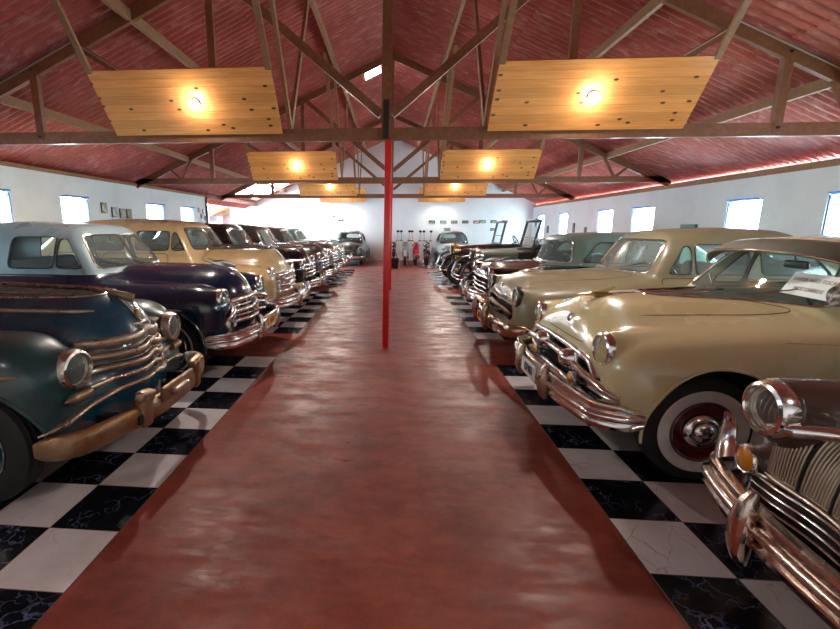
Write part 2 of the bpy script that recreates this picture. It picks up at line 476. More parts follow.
        if hc:
            P,H,T=cut(P,T,hc(c)); surf_obj('hood',P,H,F,sp.get('hood_mat',m),rt)
            for Lp in loops(P,H)[:1]:
                if sp.get('seams',True): tube(MB(),resample(Lp,90),.003,5,True).build('hood_seam',M['seam'],rt)
        fc=sp.get('fender_cut')
        if fc:
            P,H,T=cut(P,T,fc(c))
            for sg in (1,-1): surf_obj('front_fender',P,H[(P[H][:,:,1].mean(1)*sg)>0],F,sp.get('fender_mat',m),rt)
        for d in sp.get('doors',[]):
            P,H,T=cut(P,T,lambda s,a,z: np.minimum(poly_field(s,z,d,.06),a-.4))
            for sg in (1,-1):
                Hi=H[(P[H][:,:,1].mean(1)*sg)>0]; o=surf_obj('door',P,Hi,F,m,rt)
                if sp.get('seams',True):
                    for Lp in loops(P,Hi)[:1]: tube(MB(),resample(Lp,80),.004,5,True).build('door_seam',M['seam'],o)
                s1=max(q[0] for q in d)-.12; y=c.sy([s1],[zb-.12],.03,sg)[0]
                if sp.get('handles',True) and not np.isnan(y):
                    rbox(MB(),(-s1,y,zb-.12),(.16,.02,.025),.009).build('door_handle',M['chrome'],o)
        surf_obj('body',P,main_islands(T,len(P)),F,m,rt)
        # arch lips
        lw=sp.get('lip',.012)
        for sw,r,zc in sp['arches']:
            for sg in (1,-1):
                a=np.linspace(-.25,PI+.25,60); ss=sw-np.cos(a)*(r+.006); zz=zc+np.sin(a)*(r+.006)/sp.get('asq',1.)
                k=zz>sp.get('zlow',.26)+.02
                if k.sum()<6: continue
                y=c.sy(ss[k],zz[k],-.002,sg); p=np.stack([-ss[k],y,zz[k]],1); c.tube('arch_lip',p,lw,sp.get('fender_mat',m))
        # wheel wells, chassis, cabin
        for sw,r,zc in sp['arches']:
            for sg in (1,-1):
                a=np.linspace(-.15,PI+.15,22); rr=r+.03; q=np.c_[-sw+np.cos(a)*rr, zc+np.sin(a)*rr]; n_=len(a)
                V=[(x_,sg*y_,z_) for y_ in (.42,.70) for x_,z_ in q]+[(-sw,sg*.42,zc)]
                MB().add(V,[(i,i+1,n_+i+1,n_+i) for i in range(n_-1)]+[(2*n_,i+1,i) for i in range(n_-1)]).build('wheel_well',M['dark'],rt)
        mb=MB(); sa=[w[0] for w in sp['arches']]
        box(mb,(-(sa[0]+sa[-1])/2,0,.42),(abs(sa[-1]-sa[0])-.95,1.5,.10)); box(mb,(-sa[0]-.02,0,.44),(.95,.76,.10)); box(mb,(-sa[-1],0,.44),(1.0,.76,.10))
        mb.build('chassis',M['dark'],rt)
    def cabin(c,seatm=None,wheel_side=-1):
        R=c.R; rt=c.root; zb=R['zb']; s0=R['s0']; w=(R['w'](s0+.6) if callable(R['w']) else R['w'])
        sm=seatm or M['seat']
        for s in (s0+1.05,s0+1.95):
            if s>R['s1']-.3: continue
            mb=MB(); rbox(mb,(-s,0,zb-.45),(.55,w*1.7,.22),.08); rbox(mb,(-s-.26,0,zb-.18),(.16,w*1.66,.62),.07,rot=(0,-.18,0)); mb.build('bench_seat',sm,rt)
        mb=MB(); rbox(mb,(-s0-.22,0,zb-.07),(.30,w*1.72,.12),.05); mb.build('dashboard',c.sp.get('dash_mat',M['black']),rt)
        y=wheel_side*.34; ct=np.array([-s0-.52,y,zb+.0]); a=np.linspace(0,2*PI,36,endpoint=False)
        ux=np.array([.55,0,.83]); uy=np.array([0,1.,0]); p=ct+.215*(np.cos(a)[:,None]*ux+np.sin(a)[:,None]*uy)
        mb=MB(); tube(mb,p,.011,8,True)
        for t in (0.2,PI-.2,-PI/2): tube(mb,[ct,ct+.1*(math.cos(t)*uy+math.sin(t)*ux),ct+.21*(math.cos(t)*uy+math.sin(t)*ux)],.008,6)
        tube(mb,[ct,ct+np.array([.2,0,-.13]),ct+np.array([.45,0,-.3])],.018,8); mb.build('steering_wheel',c.sp.get('wheel_mat',M['black']),rt)
    def mirror(c):
        R=c.R; s=R['s0']+R['slope']*.38+.14; z=R['zr'](s)-.20 if callable(R['zr']) else R['zr']-.2
        mb=MB(); rbox(mb,(-s,0,z),(.03,.2,.06),.014); tube(mb,[(-s,0,z),(-s+.02,0,z+.06),(-s+.03,0,z+.12)],.006,6); mb.build('rear_view_mirror',M['black'],c.root)
    def wheels(c,r=.35,wall=None,rim=None,cap='dome',width=.16,track=.70,steer=0.,band=(.63,.80),rs=1.):
        rt=c.root; rim=rim or c.sp['mat']; first=None; hw=width/2
        for sw,_,_ in c.sp['arches']:
            for sg in (1,-1):
                o=bpy.data.objects.new('wheel',None); COL.objects.link(o); o.parent=rt; o.location=(-sw,sg*track,r); o.rotation_euler=(0,0,0 if sg>0 else PI)
                if first is None:
                    R=r; pr=[(R*.58,-hw*.8),(R*.62,-hw),(R*.85,-hw),(R*.96,-hw*.8),(R*.995,-hw*.5),(R,0),(R*.995,hw*.5),(R*.96,hw*.8),(R*.85,hw),(R*.62,hw),(R*.58,hw*.8)]
                    mb=MB(); lathe(mb,pr,(0,0,0),(0,1,0),48); meshes=[(mb.build('tyre',M['rubber'],o))]
                    for k in range(3):
                        mt=MB(); y=(-.35+.35*k)*hw*1.4; a=np.linspace(0,2*PI,48,endpoint=False); tube(mt,np.c_[np.cos(a)*R,np.full(48,y),np.sin(a)*R],.004,5,True) ; meshes.append(mt.build('tread_groove',M['dark'],meshes[0])); 
                    if wall:
                        b0,b1=band; mb=MB(); lathe(mb,[(R*b0,hw+.001),(R*(b0+.02),hw+.006),(R*(b1-.02),hw+.006),(R*b1,hw-.001)],(0,0,0),(0,1,0),56); meshes.append(mb.build('whitewall',M['white_rubber'],meshes[0]))
                    mb=MB(); lathe(mb,[(R*.62,hw*.85),(R*.60*rs,hw*1.02),(R*.56*rs,hw*.9),(R*.52*rs,hw*.35),(R*.38,hw*.25),(R*.30,hw*.62),(R*.05,hw*.66),(0,hw*.66)],(0,0,0),(0,1,0),48); meshes.append(mb.build('rim',rim,o))
                    mb=MB(); lathe(mb,[(R*.605*rs,hw*.98),(R*.60*rs,hw*1.10),(R*.57*rs,hw*1.04),(R*.565*rs,hw*.95)],(0,0,0),(0,1,0),48); meshes.append(mb.build('rim_ring',M['chrome_far'],meshes[-1]))
                    mb=MB(); q=R*.34
                    lathe(mb,[(q,hw*.6),(q*1.02,hw*.72),(q*.95,hw*.95),(q*.75,hw*1.22),(q*.62,hw*1.25),(q*.55,hw*1.22),(q*.45,hw*1.42),(q*.2,hw*1.52),(0,hw*1.53)],(0,0,0),(0,1,0),40); meshes.append(mb.build('hubcap',M['chrome'],o))
                    first=o
                else:
                    for ch in list(first.children): copy_tree(ch,o)
        if steer:
            for o in c.root.children:
                if o.name.startswith('wheel') and o.type=='EMPTY' and abs(o.location.x+c.sp['arches'][0][0])<.01: o.rotation_euler.z+=steer
    def headlight(c,s,y,z,r,m=None,lens=None,ring=.02,depth=.16,rust=False,out=.0,parent_name='headlight'):
        """round lamp facing forward, ring plane at x=-s"""
        m=m or M['chrome']; 
        for sg in (1,-1):
            ax=unit((1,sg*out,0)); o0=(-s,sg*y,z)
            mb=MB(); lathe(mb,[(r+ring*.8,-depth),(r+ring*1.3,-.05),(r+ring*1.35,-.012),(r+ring*.9,.012),(r+ring*.3,.018),(r,.008),(r*.98,-.006)],o0,ax,40); H=mb.build(parent_name,m,c.root)
            mb=MB(); lathe(mb,[(r*.99,-.004),(r*.8,-.045),(r*.5,-.08),(r*.2,-.095),(0,-.097)],o0,ax,40); mb.build('reflector',M['reflector'],H)
            mb=MB(); blob(mb,np.array(o0)-ax*.05,(.018,.018,.018)); mb.build('bulb',M['paper'],H)
            mb=MB(); lathe(mb,[(r*.99,.0),(r*.85,.014),(r*.6,.026),(r*.3,.033),(0,.036)],o0,ax,40)
            mb.build('lens',lens or M['lens'],H)
            mb=MB()
            for k in range(-4,5):
                yy=k*r*.21; hh=math.sqrt(max(r*r*.9-yy*yy,0)); q=unit(np.cross(ax,(0,0,1)))
                pts=[np.array(o0)+q*yy+np.array([0,0,t*hh])+ax*(.004+.03*(1-(yy*yy+(t*hh)**2)/(r*r))) for t in np.linspace(-1,1,7)]
                tube(mb,pts,.0022,4)
            mb.build('lens_rib',M['lens'],H)
    def bumper(c,xf,w,z,h=.15,sweepback=.22,wrap=.16,m=None,t=.035,prof=None,name='bumper',rib=False,n=61,p=2.2):
        m=m or M['chrome']
        u=np.linspace(-1,1,n); y=np.sign(u)*w*(1-(1-np.abs(u))**1.25)
        v=np.abs(y)/w; x=xf-sweepback*v**p-wrap*np.clip((v-.84)/.16,0,1)**2
        if prof is None:
            k=np.linspace(-PI/2,PI/2,11); prof=[(t*math.cos(a)**.7,h/2*math.sin(a)) for a in k]+[(-.012,h/2*.9),(-.012,-h/2*.9)]
            if rib: prof=[(0,-h/2),(t*.75,-h*.46),(t*.9,-h*.30),(t*.55,-h*.22),(t*.95,-h*.12),(t*1.25,0),(t*1.1,h*.14),(t*.5,h*.20),(t*.8,h*.28),(t*.7,h*.44),(0,h/2),(-.01,h*.45),(-.01,-h*.45)]
        sc=np.ones((n,2)); e=np.clip((1-v)/.05,0,1)**.5; sc[:,0]=.25+.75*e; sc[:,1]=.55+.45*e
        o=sweep(MB(),np.stack([x,y,np.full(n,z)],1),prof,(0,0,1),scale=sc).build(name,m,c.root,angle=60)
        return lambda yy: xf-sweepback*(abs(yy)/w)**p
    def guard(c,x,y,z,h=.26,w=.07,d=.07,m=None,top=None):
        m=m or M['chrome']
        for sg in (1,-1):
            mb=MB(); zz=np.linspace(0,1,12); V=[]
            pth=[(x+.01+d*.35*math.sin(PI*min(1,max(0,t)))**.6, sg*y, z-h/2+h*t) for t in zz]
            a=np.linspace(0,2*PI,16,endpoint=False); pr=np.c_[np.sign(np.cos(a))*np.abs(np.cos(a))**.8*d*.5,np.sign(np.sin(a))*np.abs(np.sin(a))**.8*w*.5]
            sc=np.array([max(.12,math.sin(PI*(.04+.92*t))**.45) for t in zz])
            sweep(mb,pth,pr,(0,1,0),scale=sc).build('bumper_guard',m,c.root)
    def ornament(c,s,L=.22,h=.07,m=None,kind='fin',z=None):
        m=m or M['chrome']; z=c.tz([s],[0])[0] if z is None else z
        mb=MB()
        if kind=='fin':
            n=14; t=np.linspace(0,1,n); p=np.c_[-s+L*.4-L*t, np.zeros(n), z+.012+h*.45*np.sin(PI*t*.8)]
            pr=[(-.5,0),(-.25,.5),(.25,.5),(.5,0),(.25,-.5),(-.25,-.5)]
            sweep(mb,p,np.array(pr)*[.035,h*.8],(0,0,1),scale=np.c_[np.sin(PI*np.clip(t,.05,.95))**.6,.25+.75*np.sin(PI*np.clip(t*.9+.05,0,1))])
            for sg in (1,-1):
                p=np.c_[-s-.02-L*.8*t, sg*(.02+.09*t**.7), z+.02+h*.9*t]; sweep(mb,p,np.array(pr)*[.02,.035],(0,0,1),scale=1-.75*t)
        elif kind=='bird':
            n=12; t=np.linspace(0,1,n); p=np.c_[-s+L*.45-L*t, np.zeros(n), z+.015+.01*np.sin(PI*t)]
            a=np.linspace(0,2*PI,10,endpoint=False); sweep(mb,p,np.c_[np.cos(a)*.035,np.sin(a)*.018],(0,0,1),scale=np.sin(PI*np.clip(t,.08,.95))**.5)
            p=np.c_[-s+.02-L*.55*t, np.zeros(n), z+.02+h*t]; sweep(mb,p,np.c_[np.cos(a)*.008,np.sin(a)*.05],(0,0,1),scale=1-.7*t)
        mb.build('hood_ornament',m,c.root)
    def plate(c,x,y,z,txt,m=None,w=.36,h=.13):
        mb=MB(); rbox(mb,(x,y,z),(.008,w,h),.003); o=mb.build('licence_plate',m or M['plate'],c.root)
        mb=MB(); add_text(mb,txt,h*.80,(x+.006,y,z-.004),(0,1,0),(0,0,1),.002,sx=w/h/ (len(txt)*.62)*.92); mb.build('plate_lettering',M['ink'],o)
        mb=MB()
        for dy,dz,ww,hh in ((0,h/2-.004,w,.008),(0,-h/2+.004,w,.008),(w/2-.004,0,.008,h),(-w/2+.004,0,.008,h)): box(mb,(x+.004,y+dy,z+dz),(.006,ww,hh))
        mb.build('plate_frame',M['chrome'],o)
    def emblem_bar(c,y0,y1,z,w,t,m,name='grille_bar',off=.012,n=41,zf=None,taper=True,up=(0,0,1)):
        return c.strip(name,c.front_path(y0,y1,z,off,n,zf),w,t,m,None,up,taper)
    def wipers(c,m=None):
        R=c.R
        for sg in (1,-1):
            n=8; t=np.linspace(0,1,n); y=sg*(.18+.34*t); z=R['zb']+.07+.10*t; x=c.fx(y,z,.022)
            c.tube('wiper',np.stack([x,y,z],1),.005,m or M['chrome_far'],seg=6)

def arr(s,v): return curve1(s,v)
def base_shapes(lamp=None,lr=.105,hood=1.17,fend=.93,W=.90,belt=1.06,L=4.95,cowl=1.60,hoodw=.60,nose=.36,hn=2.4,fn=2.5,fyc=None,zlamp=.70):
    fw=.28
    d = dict(
     tub=dict(w=arr([1.,2.,3.6,L],[W-.07,W-.03,W-.04,W-.16]),zc=.62,h=arr([1.,cowl,3.5,L],[belt-.66,belt-.60,belt-.61,belt-.72]),sf=1.75,lf=.95,sr=L-.75,lr=.65,n=5.,m=2.4,hl=1.3),
     hood=dict(w=arr([0,.5,cowl,cowl+.6],[nose,nose+.10,hoodw,hoodw+.05]),zc=.68,h=arr([0,.35,cowl,cowl+.5],[hood-.74,hood-.69,hood-.66,belt-.66]),sf=.42,lf=.42,sr=cowl+.1,lr=.5,n=hn,hl=1.2),
     fender=dict(yc=fyc or W-fw-.01,w=arr([0,.5,1.8,3],[fw-.02,fw,fw-.03,fw-.10]),zc=zlamp,h=arr([0,.45,.95,1.8,2.6],[fend-zlamp-.03,fend-zlamp,fend-zlamp,fend-zlamp-.03,fend-zlamp-.12]),sf=.40,lf=.36,sr=1.55,lr=1.5,n=fn,hl=1.35),
     apron=dict(w=W-.14,zc=.56,h=.26,sf=.34,lf=.24,sr=1.,lr=.2,n=3.2,hl=.8),
     trunk=dict(w=.66,zc=.7,h=arr([3,4,L],[.36,.30,.2]),sf=3.3,lf=.4,sr=L-.75,lr=.72,n=2.6,hl=1.2),
     rear=dict(yc=W-.24,w=.24,zc=.62,h=.27,sf=L-1.35,lf=.7,sr=L-.7,lr=.6,n=2.5,hl=1.3))
    if lamp:   # rounded housing that carries the headlamp: (y, z, front s)
        d['lamp']=dict(yc=lamp[0],w=lr,zc=lamp[1],h=lr,hl=lr,sf=lamp[2]+.02,lf=.02,sr=lamp[2]+.12,lr=.5,n=2.)
    return d
def base_roof(zb=1.06,zr=1.68,s0=1.6,s1=4.2,L=4.95,w=.72,slope=.62,bow=.32,sedan=True,slr=1.2,**k):
    zt=zr
    pts=arr([s0,s0+.55,s0+1.2,s1-.6,s1+.4],[zt-.12,zt-.03,zt,zt-.05,zt-.25])
    h=zt-zb
    sd=[[(s0+.50,zb+.06),(s0+1.13,zb+.06),(s0+1.13,zt-.17),(s0+.80,zt-.17)],
        [(s0+1.27,zb+.06),(s0+1.95,zb+.06),(s0+1.80,zt-.17),(s0+1.27,zt-.17)]]
    d=dict(zb=zb,zr=pts,s0=s0,s1=s1,w=w,slope=slope,bow=bow,slr=slr,ws=[(w-.12,zb+.05),(w-.22,zt-.15)],rw=[(.42,zb+.14),(.34,zt-.18)],side=sd)
    d.update(k); return d
def base_spec(L=4.95,arch=.43,wb=2.95,sw=.84,**k):
    d=dict(L=L,arches=[(sw,arch,.37),(sw+wb,arch-.02,.36)],zlow=.27,k=.035,zlowf=lambda s: .27+.13*np.clip((.42-s)/.25,0,1),
      hood_cut=lambda c:(lambda s,a,z: np.minimum(np.minimum(c.comp['fender'](s,a,z),c.comp['apron'](s,a,z))-c.comp['hood'](s,a,z), np.minimum(c.R['s0']-.02-s+.10*a*a, z-.72))),
      fender_cut=lambda c:(lambda s,a,z: np.minimum(np.minimum(c.comp['hood'](s,a,z),c.comp['apron'](s,a,z))-c.comp['fender'](s,a,z), 1.5-s+.0*z)))
    d.update(k); return d
SKY_S=38.; SUN_E=3.; EXPOSURE=.93

# ------------------------------------------------------------------ the cars
def nose_strip(c,s_back,z_low,w,t,m,name='nose_strip',wide_low=1.):
    ss=np.linspace(s_back,.10,16); zt=c.tz(ss,0*ss,.004); z0=zt[-1]
    zz=np.linspace(z0-.015,z_low,12); xx=c.fx(0*zz,zz,.004)
    p=np.r_[np.c_[-ss,0*ss,zt],np.c_[xx,0*zz,zz]]
    a=np.linspace(0,2*PI,10,endpoint=False)
    p=c.ok(p); sc=np.ones((len(p),2)); sc[:,1]=np.linspace(.6,wide_low,len(p))
    return sweep(MB(),p,np.c_[np.cos(a)*t,np.sin(a)*w/2],(0,1,0),scale=sc).build(name,m,c.root)
def centre_strip(c,s0,s1,w,m,name='hood_centre_strip'):
    ss=np.linspace(s0,s1,30); p=np.c_[-ss,0*ss,c.tz(ss,0*ss,.002)]; a=np.linspace(0,2*PI,8,endpoint=False)
    return sweep(MB(),c.ok(p),np.c_[np.cos(a)*.008,np.sin(a)*w/2],(0,1,0)).build(name,m,c.root)

def door_polys(s0,z0=.36,z1=1.085,two=True):
    d=[[(s0+.12,z0),(s0+1.20,z0),(s0+1.20,z1),(s0+.12,z1)]]
    if two: d.append([(s0+1.22,z0),(s0+1.98,z0+.1),(s0+2.10,z1),(s0+1.22,z1)])
    return d

# --- first car on the left: worn blue-green sedan with rusted bumper
def car_blue():
    P1=paint('blue_green_paint',(.004,.065,.115),(.008,.045,.07),.26,.9,1.6,.45,.7)
    PF=paint('worn_fender_paint',(.012,.062,.072),(.034,.038,.036),.34,.5,3.,.4,.65,.15)
    sh=base_shapes(lamp=(.57,.80,.14),lr=.112,hood=1.215,fend=1.02,W=.90,belt=1.10,hoodw=.60,nose=.34,hn=2.25,fyc=.60)
    sh['fender'].update(sf=.54,lf=.38); sh['apron'].update(sf=.50,lf=.42,n=2.3,w=.80)
    ro=base_roof(zb=1.12,zr=1.72,s0=1.62,w=.70)
    c=Car('sedan','dark blue-green sedan with a rusted bumper, nearest car on the left',(-1.74,2.88,0),0,
      base_spec(shapes=sh,roof=ro,mat=P1,fender_mat=PF,doors=door_polys(1.6,z1=1.13),frame_mat=M['chrome_dull'],h=.022,sw=.68,arch=.475,kk={'lamp':.06}))
    c.body(); c.cabin(); c.wheels(.355,None,P1)
    A=M['aged']
    zl=.80; c.headlight(.13,.57,zl,.094,M['chrome_dull'],out=.05,ring=.022,depth=.04)
    kink=lambda z0,k=.03,dr=.015: (lambda y: z0+k*np.exp(-(y/.06)**2)-dr*(np.abs(y)/.6)**2)
    for z0,w,t,hw,of in ((.885,.072,.016,.50,.016),(.832,.012,.006,.46,.003),(.800,.052,.016,.51,.016),(.755,.012,.006,.48,.003),(.722,.048,.016,.51,.016),(.650,.044,.016,.55,.014)):
        c.emblem_bar(-hw,hw,z0,w,t,A,zf=kink(z0),off=of,n=61)
    c.emblem_bar(-.80,.80,.56,.042,.028,A,'lower_moulding',off=.015,n=71,zf=lambda y:.585+.02*np.exp(-(y/.07)**2)-.11*(np.abs(y)/.8)**2)
    for sg in (1,-1):      # bullet parking lamps
        y0=.60*sg; z=.635; x=c.fx([y0],[z],.03)[0]; yy=np.linspace(-.10,.09,14); xs=c.fx(y0+sg*yy,np.full(14,z),.03)
        p=np.c_[xs,y0+sg*yy,np.full(14,z)]; t=np.linspace(0,1,14); a=np.linspace(0,2*PI,14,endpoint=False)
        sweep(MB(),p,np.c_[np.cos(a)*.030,np.sin(a)*.030],(0,0,1),scale=np.clip(np.minimum(1.,(1-t)*3.)**.6,.05,1)).build('parking_lamp',M['rusty'],c.root)
    nose_strip(c,.42,.975,.026,.012,M['chrome_dull'],wide_low=1.3)
    c.emblem_bar(-.09,.09,.965,.022,.014,M['chrome_dull'],'nose_moulding',off=.004,n=15)
    z=1.01; x=c.fx([0],[z],.01)[0]; mb=MB(); blob(mb,(x,0,z+.012),(.018,.026,.045),(2,3),rot=(0,-.3,0)); mb.build('nose_badge',M['rusty'],c.root)
    mb=MB(); wd='PLYMOUTH'
    for i,ch in enumerate(wd):
        y=(i-3.5)*.026; z=.945-.3*y*y; x=c.fx([y],[z],.003)[0]; add_text(mb,ch,.030,(x,y,z),(0,1,0),(0,0,1),.006)
    mb.build('nose_lettering',M['chrome_dull'],c.root)
    # hood ornament: blunt tarnished block
    z0=c.tz([.24],[0])[0]; mb=MB(); n=10; t=np.linspace(0,1,n); a=np.linspace(0,2*PI,12,endpoint=False)
    sweep(mb,np.c_[-.10-.30*t,0*t,z0+.012+.02*t-.035*(1-t)**2],np.c_[np.sign(np.cos(a))*np.abs(np.cos(a))**.7*.030,np.sin(a)*.028],(0,0,1),scale=np.c_[.5+.6*t,1.25-.85*t]).build('hood_ornament',M['rusty'],c.root)
    for sg in (1,-1):
        c.strip('hood_side_strip',c.side_path([.24,.8,1.6],[1.085,1.10,1.10],.003,sg),.030,.010,M['aged'])
        c.strip('fender_strip',c.side_path([.28,.9,1.6],[.83,.84,.84],.004,sg),.028,.010,M['rusty'])
        c.strip('door_strip',c.side_path([1.75,2.5,3.4],[.80,.79,.78],.004,sg),.028,.010,M['rusty'])
    xf=c.bumper(.14,.87,.43,.15,.20,.14,M['rusty'],.04)
    for sg in (1,-1):
        mb=MB(); rbox(mb,(xf(.33)+.015,sg*.36,.47),(.09,.10,.25),.03,rot=(0,.10,sg*.12)); rbox(mb,(xf(.33)+.03,sg*.36,.56),(.07,.16,.07),.02,rot=(.2*sg,.2,0)); mb.build('bumper_guard',M['rusty'],c.root)
    mb=MB(); rbox(mb,(xf(0)+.035,0,.50),(.03,.44,.11),.01,rot=(0,.12,0)); mb.build('plate_bracket',M['rusty'],c.root)
    mb=MB(); rbox(mb,(xf(0)+.06,.0,.485),(.05,.20,.05),.012); mb.build('bumper_tie_bar',M['aged'],c.root)
    for sg in (1,-1): box(MB(),(.0,sg*.42,.42),(.30,.05,.06)).build('bumper_bracket',M['dark'],c.root)
    c.wipers(); c.mirror()

def car_navy():
    P1=paint('navy_paint',(.001,.010,.034),(.002,.012,.030),.22,1.,2.,.5,.8)
    PR=paint('pale_blue_grey_paint',(.26,.33,.37),(.32,.38,.41),.32,.6)
    sh=base_shapes(lamp=(.65,.865,.10),lr=.12,hood=1.18,fend=1.03,W=.92,belt=1.10,hoodw=.66,nose=.42,hn=2.3,fyc=.64,zlamp=.74)
    ro=base_roof(zb=1.13,zr=1.69,s0=1.36,w=.74,slope=.66,bow=.26,s1=4.1)
    zt=1.69
    ro['side']=[[(1.58,1.19),(1.88,1.19),(1.88,1.51),(1.80,1.51)],[(1.915,1.19),(2.44,1.19),(2.42,1.52),(1.915,1.52)],[(2.60,1.19),(3.3,1.19),(3.15,1.51),(2.66,1.51)]]
    ro['frame_r']=.009
    c=Car('sedan','navy blue vintage sedan with a pale blue-grey roof, second car on the left',(-1.72,5.06,0),0,
      base_spec(shapes=sh,roof=ro,mat=P1,roof_mat=PR,doors=door_polys(1.6,z1=1.135),h=.024,kk={'lamp':.05},k=.05,seams=True,roof_cut=-.005,sw=.68,arch=.46))
    c.body(); c.cabin(M['seat_grey']); c.wheels(.35,True,M['wheel_red'],band=(.74,.80)); c.mirror(); c.wipers()
    C=M['chrome']
    zl=.86; c.headlight(.085,.65,zl,.104,C,out=.03,ring=.022,depth=.04)
    arch=lambda z0,k: (lambda y: z0-k*(np.abs(y)/.68)**2.2)
    for z0,w,t,hw,k,of in ((.83,.070,.030,.72,.15,.03),(.755,.03,.018,.56,.07,.012),(.70,.055,.03,.58,.07,.03),(.635,.025,.018,.54,.03,.012),(.575,.05,.028,.60,.02,.03)):
        c.emblem_bar(-hw,hw,z0,w,t,C,zf=arch(z0,k),off=of,n=61)
    for y in (-.42,-.28,-.14,.14,.28,.42):
        zz=np.linspace(.60,.80,8); x=c.fx(y+0*zz,zz,.01); tube(MB(),np.c_[x,y+0*zz,zz],.011,6).build('grille_tooth',C,c.root)
    z=.70; x=c.fx([0],[z],.045)[0]; mb=MB(); blob(mb,(x,0,z),(.03,.08,.085),(2.5,2.5)); b=mb.build('grille_medallion',C,c.root)
    mb=MB(); blob(mb,(x+.012,0,z-.03),(.025,.045,.03)); mb.build('medallion_centre',M['amber'],b)
    for sg in (1,-1):
        y=sg*.70; z=.605; x=c.fx([y],[z],.0)[0]; mb=MB(); lathe(mb,[(.045,0),(.045,.02),(.036,.028)],(x-.005,y,z),(1,sg*.15,0),24); p=mb.build('parking_lamp',C,c.root)
        mb=MB(); lathe(mb,[(.036,.026),(.02,.034),(0,.036)],(x-.005,y,z),(1,sg*.15,0),24); mb.build('parking_lens',M['cream_lens'],p)
        c.strip('fender_strip',c.side_path([.42,1.0,1.62],[.79,.80,.80],.004,sg),.030,.010,C)
        c.strip('door_strip',c.side_path([1.72,2.6,3.5],[.80,.80,.80],.004,sg),.030,.010,C)
        c.strip('belt_strip',c.side_path([1.9,2.6,3.9],[1.105,1.11,1.10],.004,sg),.016,.008,C)
    nose_strip(c,.9,.93,.022,.012,C); c.ornament(.30,.30,.09)
    xf=c.bumper(.18,.94,.47,.17,.17,.20,C,.045,rib=True)
    c.guard(xf(.3)+.02,.33,.50,.30,.075,.075)
    c.strip('bumper_top_bar',np.stack([np.array([xf(y)+.06 for y in np.linspace(-.33,.33,21)]),np.linspace(-.33,.33,21),np.full(21,.60)],1),.03,.016,C)
    c.plate(xf(0)+.06,0,.52,'5H·07',M['plate_yellow'],.30,.12)

def car_beige():
    P1=paint('tan_beige_paint',(.66,.44,.22),(.70,.49,.26),.28,.9)
    sh=base_shapes(lamp=(.66,.90,.10),hood=1.32,fend=1.04,W=.92,belt=1.19,hoodw=.64,nose=.42,hn=2.5,fyc=.64,zlamp=.80)
    ro=base_roof(zb=1.22,zr=1.76,s0=1.22,w=.74,slope=.60,bow=.22,s1=4.1)
    ro['side']=[[(1.42,1.27),(1.64,1.27),(1.64,1.55),(1.58,1.55)],[(1.68,1.27),(2.22,1.27),(2.22,1.56),(1.68,1.56)],[(2.4,1.27),(3.1,1.27),(2.95,1.55),(2.4,1.56)]]
    c=Car('sedan','tan beige vintage sedan with a bright chrome grille, third car on the left',(-1.78,7.16,0),0,
      base_spec(shapes=sh,roof=ro,mat=P1,doors=door_polys(1.55,z1=1.225),h=.028,k=.045,sw=.70,arch=.46,kk={'lamp':.05}))
    c.body(); c.cabin(); c.wheels(.36,False,P1); c.mirror()
    C=M['chrome']; zl=.90; c.headlight(.085,.66,zl,.092,C,out=.03,depth=.04)
    arch=lambda z0,k: (lambda y: z0-k*(np.abs(y)/.6)**2.2)
    for z0,w,t,hw,k,of in ((.88,.07,.036,.58,.06,.03),(.79,.05,.034,.62,.04,.03),(.70,.06,.034,.60,.02,.03),(.60,.06,.03,.58,.0,.03)):
        c.emblem_bar(-hw,hw,z0,w,t,C,zf=arch(z0,k),off=of,n=51)
    for y in np.linspace(-.5,.5,9):
        zz=np.linspace(.60,.86,8); x=c.fx(y+0*zz,zz,.014); tube(MB(),np.c_[x,y+0*zz,zz],.013,6).build('grille_tooth',C,c.root)
    for sg in (1,-1): c.strip('fender_strip',c.side_path([.42,1.0,1.5],[.86,.865,.865],.004,sg),.024,.009,M['seam'])
    nose_strip(c,.7,1.0,.02,.01,C); c.ornament(.28,.26,.06)
    c.bumper(.24,.96,.50,.17,.18,.20,C,.045,rib=True); c.guard(.24,.34,.53,.30,.08,.08)

def visor(c,mb,w,d,droop=.03,thick=.014,zadd=.0):
    R=c.R; n=31; u=np.linspace(-1,1,n); y=u*w; V=[]; F=[]; mrow=7
    zt=(R['zr'](R['s0']+.4) if callable(R['zr']) else R['zr'])-.06
    for i in range(n):
        zz=zt-.09*u[i]**4-.5*R.get('crown',.1)*y[i]**2+zadd; x0=-(R['s0']+R['slope']*(zt-R['zb'])+R['bow']*y[i]**2)-.05
        for j in range(mrow):
            v=j/(mrow-1); V.append((x0+.03+(d+.05)*v*(1-.25*abs(u[i])**6), y[i]*(1-.02*v), zz+.035*(1-v)-droop*v**2+.015*math.sin(PI*v)-.03*abs(u[i])**8*v))
    for i in range(n-1):
        for j in range(mrow-1): F.append((i*mrow+j,(i+1)*mrow+j,(i+1)*mrow+j+1,i*mrow+j+1))
    k=len(V); V2=[(a,b,cc-thick) for a,b,cc in V]; F2=[tuple(q+k for q in f[::-1]) for f in F]
    rim=[]
    for i in range(n-1): rim+= [(i*mrow,k+i*mrow,k+(i+1)*mrow,(i+1)*mrow),(i*mrow+mrow-1,(i+1)*mrow+mrow-1,k+(i+1)*mrow+mrow-1,k+i*mrow+mrow-1)]
    for j in range(mrow-1): rim+=[(j,j+1,k+j+1,k+j),((n-1)*mrow+j,k+(n-1)*mrow+j,k+(n-1)*mrow+j+1,(n-1)*mrow+j+1)]
    mb.add(V+V2,F+F2+rim)
    return np.array([V[i*mrow+mrow-1] for i in range(n)])

